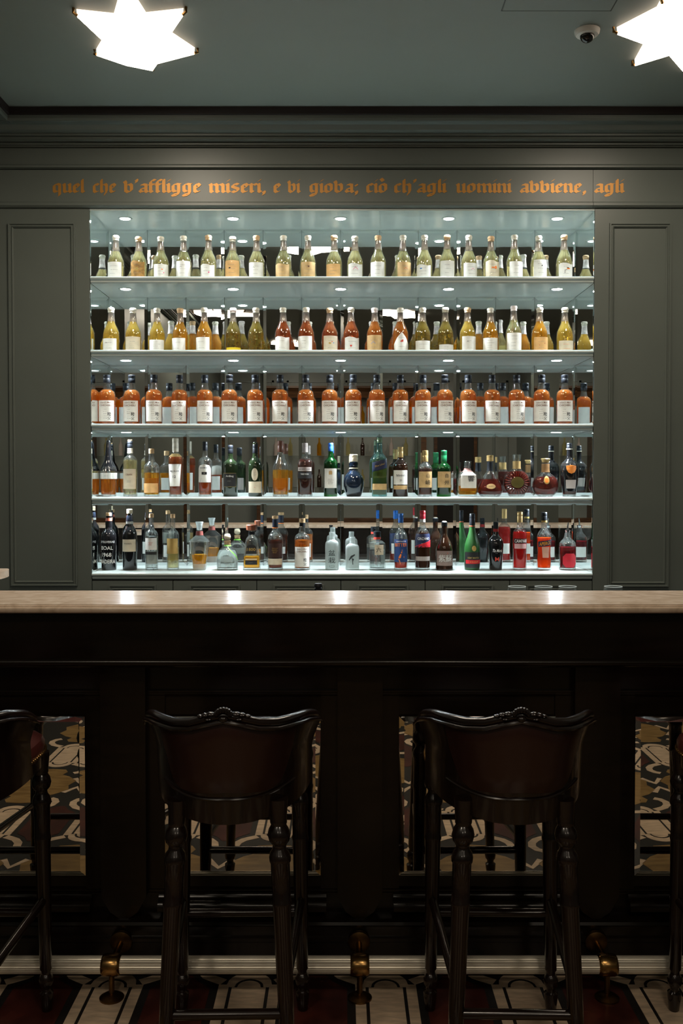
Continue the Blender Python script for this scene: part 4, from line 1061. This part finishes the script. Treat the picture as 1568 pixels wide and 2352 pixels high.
# ================================================================== BAR
BX0, BX1 = XL, 2.3
def nose(y, zt, zb, n=8):
    """front edge of a marble slab: step, then bullnose"""
    r = (zt-zb)/2
    return [(y+r-r*math.sin(a), (zt+zb)/2+r*math.cos(a)) for a in [PI*k/n for k in range(n+1)]]
zs1 = zat(1410, YF)
prof = [(YBK, ZBAR), (YF+.012, ZBAR), (YF+.010, ZBAR-.004), (YF+.006, ZBAR-.005)]+nose(YF, ZBAR-.005, zs1)+[(YBK, zs1)]
bt = MB().prism_x(prof, BX0, BX1).build('bar_countertop', 'marble', None, True)
tag(bt, 'long polished beige marble bar top with rounded front edge', 'countertop')
bar = thing('bar_counter', 'dark wood panelled bar counter with mirror panels behind the stools', 'bar', (0, YBAR, 0))
def bb(b): b.v = [(x, y-YBAR, zz) for x, y, zz in b.v]; return b
zap = zat(1522, YBAR-.10)
bb(MB().box(BX0, BX1, YBAR+.01, YBK-.02, .02, zs1)).build('carcass', 'dark_wood', bar)
bb(MB().box(BX0, BX1, YBAR-.10, YBAR+.01, zap, zs1)).build('apron', 'dark_wood', bar)
yb = YBAR-.10
pm = [(yb+.02, zap+.012), (yb-.004, zap+.012), (yb-.010, zap+.006), (yb-.012, zap), (yb-.010, zap-.006), (yb-.002, zap-.010), (yb+.004, zap-.016), (yb+.02, zap-.016)]
bb(MB().prism_x(pm, BX0, BX1)).build('bead_moulding', 'dark_wood', bar, True)
zpl = zat(2078, YBAR)
MX = [(-160, 196), (379, 736), (916, 1274), (1457, 1815)]
zm0, zm1 = zat(2010, YBAR), zat(1645, YBAR)
edges = []
for a, b_ in MX:
    x0, x1 = xat(a, YBAR, 1800), xat(b_, YBAR, 1800)
    edges.append((x0, x1))
    mp = bevel_panel(x1-x0, zm1-zm0, .016, .004)
    mp.v = [(x+x0, y-.004+YBAR, zz+zm0) for x, y, zz in mp.v]
    bb(mp).build('mirror_panel', 'mirror_bar', bar)
    # moulded panel frame around each mirror
    o1 = (xat(850, YBAR)-xat(916, YBAR))
    f0, f1 = x0-.085, x1+.085
    fr = frame_ring(bar, f0, f1, zm0-.06, zat(1586, YBAR), .01, .02, .012, 'panel_frame', 'dark_wood')
    bb(MB().box(f0+.02, x0, YBAR+.002, YBAR+.01, zm0-.06, zat(1590, YBAR))).build('panel_stile', 'dark_wood', bar)
    bb(MB().box(x1, f1-.02, YBAR+.002, YBAR+.01, zm0-.06, zat(1590, YBAR))).build('panel_stile', 'dark_wood', bar)
# pilasters between the panels with tapered feet
cen = [-(edges[1][0]-edges[0][1])/2+edges[1][0], (edges[1][1]+edges[2][0])/2, (edges[2][1]+edges[3][0])/2]
for xc in cen:
    hw = .07
    pts = [(xc-hw, zap-.02), (xc+hw, zap-.02), (xc+hw, zat(2050, YBAR)), (xc+hw*.62, zat(2085, YBAR)), (xc+hw*.2, zat(2100, YBAR)), (xc-hw*.2, zat(2100, YBAR)), (xc-hw*.62, zat(2085, YBAR)), (xc-hw, zat(2050, YBAR))]
    b = MB(); b.prism_y(pts[::-1], YBAR-.03, YBAR+.01); bb(b).build('pilaster', 'dark_wood', bar)
# plinth mouldings, broken at each pilaster
segs = [(BX0, cen[0]-.105), (cen[0]+.105, cen[1]-.105), (cen[1]+.105, cen[2]-.105), (cen[2]+.105, BX1)]
def rz(p): return zat(p, YBAR)
for x0, x1 in segs:
    n = 8; y0 = YBAR
    pf = [(y0+.01, rz(2052)), (y0-.006, rz(2052)), (y0-.010, rz(2058)), (y0-.014, rz(2060))]
    pf += [(y0-.014-.022*math.sin(PI/2*k/5), rz(2060)+(rz(2078)-rz(2060))*(1-math.cos(PI/2*k/5))) for k in range(1, 6)]
    pf += [(y0-.036, rz(2083)), (y0+.01, rz(2083))]
    bb(MB().prism_x(pf[::-1], x0, x1)).build('plinth_moulding', 'dark_wood', bar, True)
y0 = YBAR-.03
pf = [(YBAR+.01, rz(2098)), (y0, rz(2100)), (y0-.012, rz(2104)), (y0-.016, rz(2110)), (y0-.012, rz(2116)), (y0-.012, rz(2134)), (y0-.02, rz(2138)), (y0-.02, rz(2146)), (y0-.012, rz(2150)), (y0-.012, 0), (YBAR+.01, 0)]
bb(MB().prism_x(pf[::-1], BX0, BX1)).build('plinth', 'dark_wood', bar, True)
# work counter behind the bar
wk = thing('bar_work_counter', 'low steel work counter hidden behind the bar top', 'counter', (0, YBK+.2, 0))
MB().box(BX0+.05, BX1, -.18, .18, .85, .94).build('worktop', 'steel', wk)
MB().box(BX0+.05, BX1, -.16, .14, .02, .85).build('carcass', 'rear_dark', wk)

# marble return at the left end
ps = at(11, 1312, 3.9)
sr = thing('side_counter', 'small marble-topped counter with rounded end at the left edge', 'counter', (ps.x-.22, 3.9, 0))
h = MB()
zt = ps.z
pts = [(-.2, 0.12), (-.2, -.12)]+[(.18+.04*math.cos(a), .12*math.sin(a)) for a in [(-PI/2+PI*k/10) for k in range(11)]]
h.prism_z(pts, zt-.028, zt); h.build('marble_top', 'marble', sr)
MB().box(-.2, .14, -.10, .10, 0, zt-.028).build('cabinet_body', 'rear_dark', sr)

# foot rail
YRL = YBAR-.172
zr = zat(2216, YRL)
rail = thing('foot_rail', 'ribbed metal foot rail with brass brackets along the bar base', 'rail', (0, YRL, 0))
b = MB(); n = 48
vs = []
for x in (BX0+.02, BX1):
    for k in range(n):
        a = 2*PI*k/n; r = .0245+(.0007 if k % 2 else -.0007)
        vs.append((x, r*math.cos(a), zr+r*math.sin(a)))
b.add(vs, [(k, (k+1) % n, n+(k+1) % n, n+k) for k in range(n)]); b.build('tube', 'steel_ribbed', rail)
for px in (256, 826, 1394):
    x = xat(px, YRL, 2216)
    br = MB().tube([(x-.028, 0, zr), (x-.026, 0, zr), (x-.018, 0, zr), (x+.018, 0, zr), (x+.026, 0, zr), (x+.028, 0, zr)], [.026, .029, .032, .032, .029, .026], 20).build('bracket', 'brass', rail, True)
    MB().tube([(x, .02, zr+.004), (x, .10, zr+.006), (x, .122, zr+.007)], [.010, .009, .009], 12).build('arm', 'brass', br, True)
    MB().tube([(x, .1285, zr+.008), (x, .120, zr+.0075), (x, .114, zr+.007)], [.036, .034, .020], 20).build('rosette', 'brass_worn', br, True)
    MB().tube([(x, 0, zr-.02), (x, 0, .012)], .0085, 12).build('post', 'brass_worn', br, True)
    MB().lathe([(0, .036), (.006, .036), (.012, .026), (.018, .014)], 20, (x, 0, 0)).build('floor_flange', 'brass_worn', br, True)

# ================================================================== STOOLS
def turned(profile, x0, y0, x1, y1, seg=16):
    """leg turned about a slightly splayed axis: profile of (z, r), top at x0,y0, floor at x1,y1"""
    zt = profile[-1][0]
    b = MB(); vs = []
    for zz, r in profile:
        t = 1-zz/zt
        cx, cy = x0+(x1-x0)*t, y0+(y1-y0)*t
        for k in range(seg):
            a = 2*PI*k/seg; vs.append((cx+r*math.cos(a), cy+r*math.sin(a), zz))
    n = len(profile)
    b.add(vs, [(i*seg+k, i*seg+(k+1) % seg, (i+1)*seg+(k+1) % seg, (i+1)*seg+k) for i in range(n-1) for k in range(seg)]+[tuple(range(seg))[::-1], tuple(range((n-1)*seg, n*seg))])
    return b
LEG = [(0, .012), (.004, .015), (.04, .019), (.055, .020), (.06, .013), (.07, .013), (.078, .019), (.092, .021), (.104, .018), (.11, .013), (.118, .013), (.124, .017), (.3, .020), (.50, .0225), (.507, .0245), (.513, .0245), (.518, .0225),
       (.604, .0235), (.608, .026), (.618, .027), (.630, .024), (.638, .018), (.646, .0165), (.650, .018), (.658, .025), (.672, .0285), (.686, .025), (.696, .019), (.702, .021), (.707, .021), (.712, .021), (.76, .026)]
def stool(xc, yr, label, rz=0.0):
    t = thing('bar_stool', label, 'stool', (xc, yr, 0), rz, 'bar stools')
    # legs (yr is the rear of the seat, towards the room)
    legs = [(-.122, .06, -.155, .0), (.122, .06, .155, .0), (-.165, .46, -.175, .47), (.165, .46, .175, .47)]
    for l in legs: turned(LEG, *l).build('leg', 'stool_wood', t, True)
    def lp(i, zz):
        x0, y0, x1, y1 = legs[i]; k = 1-zz/.76
        return (x0+(x1-x0)*k, y0+(y1-y0)*k, zz)
    for i, j, zz in ((0, 1, .245), (2, 3, .29), (0, 2, .30), (1, 3, .30)):
        MB().tube([lp(i, zz), lp(j, zz+(.03 if (i, j) in ((0, 2), (1, 3)) else 0))], .0125, 12).build('stretcher', 'stool_wood', t, True)
    # seat frame: rounded outline, deep apron
    def outline(k=1.0, n=28):
        p = []
        for i in range(n):
            a = 2*PI*i/n; x, y = math.cos(a), math.sin(a)
            e = 3.4 if y > 0 else 2.05
            q = (abs(x)**e+abs(y)**e)**(-1/e)
            w_ = .186+.022*(y*q+1)/2
            p.append((x*q*w_*k, .265+y*q*(.25 if y > 0 else .235)*k))
        return p
    def ring(zs_ks, m, name):
        rows = [[(x, y, zz) for x, y in outline(k)] for zz, k in zs_ks]
        n = len(rows[0]); b = MB()
        b.add([p for r in rows for p in r], [(i*n+k, i*n+(k+1) % n, (i+1)*n+(k+1) % n, (i+1)*n+k) for i in range(len(rows)-1) for k in range(n)]+[tuple(range(n))[::-1], tuple(range((len(rows)-1)*n, len(rows)*n))])
        return b.build(name, m, t, True)
    ring([(.735, .94), (.738, .97), (.768, .97), (.772, .94)], 'stool_wood', 'seat_frame')
    seat = ring([(.77, .985), (.785, 1.0), (.80, 1.0), (.815, .97), (.828, .85), (.834, .6), (.836, .2)], 'leather_red', 'seat')
    nb = MB()
    oo = outline(1.0, 120)
    for i, (x, y) in enumerate(oo):
        if y > .10: nb.ball((x*1.005, .255+(y-.255)*1.005, .781), .0042, 6, 4)
    nb.build('nail_trim', 'brass', seat, True)
    # barrel back: wooden shell, leather pad inside and outside
    A = 1.42
    TP = [(0, .986), (.12, .977), (.25, .963), (.4, .956), (.55, .955), (.7, .952), (.82, .942), (.92, .928), (1.01, .908)]
    def ztop(u):
        u = abs(u)
        for (a, za_), (c, zc_) in zip(TP[:-1], TP[1:]):
            if u <= c: return za_+(zc_-za_)*(u-a)/(c-a)
        return TP[-1][1]
    def shell(u, v, off=0.0):
        hwid = .193+.022*max(0, (v-.6)/.4)**1.2
        r = 1+off/.2
        ang = u*A
        x = hwid*math.sin(ang)/math.sin(A)*(1+off/.21)
        lean = -.035*v
        y = .012+lean+.26*(1-math.cos(ang))/(1-math.cos(A))-off*math.cos(ang)
        zb_ = .728-.012*math.cos(ang*1.1)+.020*abs(u)**2
        zz = zb_+(ztop(u)-zb_)*v
        return (x, y, zz)
    nu, nv = 40, 12
    b = MB()
    o_ = [shell(2*i/nu-1, j/nv, .013) for j in range(nv+1) for i in range(nu+1)]
    i_ = [shell(2*i/nu-1, j/nv, -.013) for j in range(nv+1) for i in range(nu+1)]
    N = len(o_); W = nu+1
    fs = []
    for j in range(nv):
        for i in range(nu):
            a = j*W+i
            fs.append((a, a+1, a+W+1, a+W)); fs.append((N+a, N+a+W, N+a+W+1, N+a+1))
    for i in range(nu):
        fs.append((i, N+i, N+i+1, i+1)); a = nv*W+i; fs.append((a, a+1, N+a+1, N+a))
    for j in range(nv):
        a = j*W; fs.append((a, a+W, N+a+W, N+a)); a = j*W+nu; fs.append((a, N+a, N+a+W, a+W))
    b.add(o_+i_, fs); bk = b.build('back_frame', 'stool_wood', t, True)
    # rear leather panel with a U-shaped lower edge
    def pad(sgn, bulge):
        def fn(u, v):
            uu = (u*2-1)
            vv = .30+.66*v
            lim = .40+.20*min(1, (v/.55))**.5
            e = min(1, 4*min(u, 1-u))*min(1, 5*min(v+.02, 1-v+.02))
            p = shell(uu*lim, vv, sgn*(.0135+bulge*min(1, e)))
            return p
        return fn
    g_ = MB().grid(pad(1, .010), 24, 14); g_.build('back_panel', 'leather', t, True)
    g_ = MB().grid(pad(-1, .022), 24, 14); g_.f = [q[::-1] for q in g_.f]; g_.build('inner_pad', 'leather_red', t, True)
    # lower U rail bead
    MB().tube([shell(u, .30-.06*math.cos(u/.62*PI/2), .016) for u in [(-.62+1.24*k/20) for k in range(21)]], .0035, 6).build('bead', 'stool_wood', bk, True)
    # top rail: two parallel rolls
    us = [-1+2*k/40 for k in range(41)]
    MB().tube([tuple(Vector(shell(u, 1.0, .006))+Vector((0, 0, .002))) for u in us], [.0125*(1-.35*max(0, abs(u)-.85)/.15) for u in us], 10).build('top_rail', 'stool_wood', t, True)
    MB().tube([tuple(Vector(shell(u, 1.0, .020))+Vector((0, 0, -.010))) for u in us], [.0055*(1-.5*max(0, abs(u)-.85)/.15) for u in us], 8).build('top_bead', 'stool_wood', t, True)
    # carved crest: shell of lobes with side leaves
    c0 = Vector(shell(0, 1.0, .014))
    cr = MB()
    for k in range(-3, 4):
        a = k*.42
        cr.ball((c0.x+.017*math.sin(a), c0.y-.004, c0.z+.004+.012*math.cos(a)), (.0065, .010, .0085), 8, 6)
    for s in (-1, 1):
        for k, (dx, dz, rx, rz_) in enumerate(((.030, .006, .011, .006), (.043, .003, .010, .0055), (.055, -.001, .009, .0045), (.036, -.006, .010, .005))):
            p = Vector(shell(s*dx/.2*.72, 1.0, .014))
            cr.ball((s*dx, p.y-.003, c0.z+dz), (rx, .009, rz_), 8, 6)
    cr.ball((c0.x, c0.y-.008, c0.z-.004), (.012, .008, .008), 10, 6)
    cr.build('carved_crest', 'stool_wood', t, True)
    return t
SY = 2.275
stool(-1.03, SY, 'dark leather bar stool cut off by the left edge')
stool(-.278, SY, 'dark barrel-back bar stool left of centre, carved crest', .02)
stool(.423, SY, 'dark barrel-back bar stool right of centre, carved crest', -.02)
stool(1.14, SY, 'dark leather bar stool cut off by the right edge')

# ================================================================== FLOOR INLAY
PX, PY = .415, 1.045
XA, YA = .134, 2.735
def tongue(k):
    """end-arched cartouche outline, inset k"""
    a, s, r = .0925-k, .15-k*.4, .068-k*.8
    q = [(a, -s), (a, s), (r+.001, s)]
    q += [(r*math.cos(t), s+.004+r*math.sin(t)) for t in [PI*i/10 for i in range(11)]]
    q += [(-r-.001, s), (-a, s), (-a, -s), (-r-.001, -s)]
    q += [(-r*math.cos(t), -s-.004-r*math.sin(t)) for t in [PI*i/10 for i in range(11)]]
    q += [(r+.001, -s)]
    return q
HZ = .0012
M_border = MB().ring_z(tongue(0), tongue(.031), 0, HZ)
M_centre = MB().prism_z(tongue(.041), 0, HZ)
def strip(pts, w_):
    L, Rr = [], []
    for i, p in enumerate(pts):
        a = pts[max(0, i-1)]; c = pts[min(len(pts)-1, i+1)]
        dx, dy = c[0]-a[0], c[1]-a[1]; l = math.hypot(dx, dy) or 1
        L.append((p[0]-dy/l*w_/2, p[1]+dx/l*w_/2)); Rr.append((p[0]+dy/l*w_/2, p[1]-dx/l*w_/2))
    m = MB()
    n = len(pts)
    m.add([(x, y, HZ*.8) for x, y in L+Rr]+[(x, y, 0) for x, y in L+Rr], [(n+i, n+i+1, i+1, i) for i in range(n-1)]+[(i, i+1, 2*n+i+1, 2*n+i) for i in range(n-1)]+[(3*n+i, 3*n+i+1, n+i+1, n+i) for i in range(n-1)])
    return m
def horn(sx, sy): return strip([(sx*x, sy*y) for x, y in ((.080, .165), (.105, .180), (.135, .200), (.158, .235), (.165, .275), (.150, .310), (.125, .325))], .034)
M_horns = [horn(a, b) for a in (-1, 1) for b in (-1, 1)]
hx = PX/2
M_red = MB().prism_z([(hx+x, y) for x, y in ((-.090, -.13), (-.045, -.17), (-.02, -.215), (.02, -.215), (.045, -.17), (.090, -.13), (.090, .13), (.045, .17), (.02, .215), (-.02, .215), (-.045, .17), (-.090, .13))], 0, HZ*.8)
M_ochre = MB().prism_z([(x, PY/2+y) for x, y in ((0, -.265), (.07, -.255), (.09, -.215), (.075, -.17), (.12, -.14), (.175, -.07), (.155, 0), (.175, .07), (.12, .14), (.075, .17), (.09, .215), (.07, .255), (0, .265), (-.07, .255), (-.09, .215), (-.075, .17), (-.12, .14), (-.175, .07), (-.155, 0), (-.175, -.07), (-.12, -.14), (-.075, -.17), (-.09, -.215), (-.07, -.255))], 0, HZ*.8)
M_cross = MB()
for s in (-1, 1):
    q = strip([(hx-.05, PY/2+s*.11), (hx, PY/2+s*.03), (hx+.05, PY/2+s*.11)], .03); M_cross.add(q.v, q.f)
PIECES = [('cartouche_border', M_border, 'stone_cream'), ('cartouche_centre', M_centre, 'stone_cream')]+[('scroll_band', h_, 'stone_cream') for h_ in M_horns]+[('red_inlay', M_red, 'stone_red'), ('ochre_inlay', M_ochre, 'stone_ochre'), ('cream_chevron', M_cross, 'stone_cream')]
ME = [(n_, b_.mesh(n_, m_), b_, m_) for n_, b_, m_ in PIECES]
rest = {}
for i in range(-5, 7):
    for j in range(-6, 1):
        x, y = XA+i*PX, YA+j*PY
        if x-.2 < XL or x > XR-.2 or y < YREAR+.5: continue
        near = -4 <= i <= 3 and j >= -2
        for n_, me, b_, m_ in ME:
            if near: put(me, n_, fl, (x, y, 0))
            else:
                r = rest.setdefault(m_, MB()); r.add([(vx+x, vy+y, vz) for vx, vy, vz in b_.v], b_.f)
for m_, b_ in rest.items():
    o = b_.build('floor_inlay', m_, fl); o['kind'] = 'stuff'

# ================================================================== THINGS BEHIND THE BAR TOP
yg = YBK+.17
def tumbler(px, label, top=1347, wpx=46):
    x = xat(px, yg, 1350); zt = zat(top, yg); r = wpx*yg/F/2; z0 = .94
    t = thing('stemmed_glass', label, 'glass', (x, yg, z0), 0, 'upturned glasses behind the bar')
    h = zt-z0
    prof = [(h, r*.86), (h-.012, r*.93), (h-.035, r*1.02), (h-.07, r*.95), (h-.10, r*.55), (h-.108, .006), (.012, .0045), (.006, .008), (.002, .033), (0, .034)]
    MB().lathe([(p[0], p[1]) for p in prof[::-1]], 24, cap=False).build('bowl', 'wine_glass', t, True)
    MB().tube([(r*.86*math.cos(2*PI*k/24), r*.86*math.sin(2*PI*k/24), h) for k in range(25)], .0013, 6).build('rim_highlight', 'stopper_frost', t, True)  # frosted white rim paints in the bright highlight on the glass edge
tumbler(1187, 'leftmost clear glass peeking over the bar top at the right')
tumbler(1248, 'second clear glass from left peeking over the bar top')
tumbler(1303, 'third clear glass from left peeking over the bar top')
tumbler(1408, 'clear glass standing apart at far right behind the bar top')
x = xat(730.5, yg, 1350); zt = zat(1340, yg)-.94
wbt = thing('wine_bottle', 'dark bottle behind the bar, only its black neck showing', 'bottle', (x, yg, .94))
MB().lathe([(0, .03), (.004, .033), (zt*.5, .033), (zt*.62, .028), (zt*.72, .015), (zt*.93, .0125)], 20).build('glass_body', 'glass_black', wbt, True)
MB().lathe([(zt*.90, .0125), (zt*.93, .0135), (zt*.935, .0115), (zt*.95, .0115), (zt*.955, .0145), (zt*.985, .0145), (zt, .012)], 18).build('cap', 'cap_black', wbt, True)

# ================================================================== REAR OF THE ROOM (seen in the mirrors)
cab = thing('display_cabinet', 'tall wooden display cabinet on the rear wall, seen in the mirrors', 'cabinet', (0, YREAR+.02, 0))
cw, ch = 1.28, 2.88
MB().box(-cw, cw, 0, .02, .3, ch-.05).build('back_board', 'paint_rear_lit', cab)
for x in (-cw, cw-.12): MB().box(x, x+.12, 0, .30, .0, ch-.12).build('post', 'wood_mid', cab)
MB().prism_x([(0, ch-.14), (.30, ch-.14), (.32, ch-.10), (.34, ch-.05), (.40, ch), (.40, ch+.03), (0, ch+.03)][::-1], -cw-.06, cw+.06).build('cornice', 'wood_mid', cab)
MB().box(-cw+.12, cw-.12, 0, .32, 0, .9).build('base', 'wood_mid', cab)
for zz in (1.38, 1.86, 2.34): MB().box(-cw+.12, cw-.12, .02, .28, zz, zz+.012).build('glass_shelf', 'wine_glass', cab)
MB().box(-cw+.12, cw-.12, .02, .28, .9, .92).build('shelf', 'wood_mid', cab)
sb = MB().lathe([(0, .034), (.16, .034), (.19, .02), (.21, .012), (.27, .012)], 10).mesh('small_bottle', None, True)
for r_, zz in enumerate((1.392, 1.872, 2.352)):
    for k in range(10):
        me = sb.copy(); me.materials.append(MATS[['l_gold', 'glass_brown', 'l_pale', 'paper_grey'][(k*7+r_*3) % 4]])
        o = put(me, 'small_bottle', None, (-1.0+k*.22, YREAR+.17, zz))
        tag(o, 'small spirit bottle in the wooden cabinet reflected in the mirrors', 'bottle', 'bottles in the reflected cabinet')
dk = thing('dark_panel_door', 'dark narrow door on the rear wall, reflected behind the bottom shelf', 'door', (1.75, YREAR+.03, 0))
MB().box(-.28, .28, 0, .03, 0, 2.2).build('leaf', 'rear_dark', dk)
MB().box(-.33, -.28, 0, .05, 0, 2.25).build('jamb', 'wood_mid', dk); MB().box(.28, .33, 0, .05, 0, 2.25).build('jamb', 'wood_mid', dk)
bpy.context.view_layer.update()
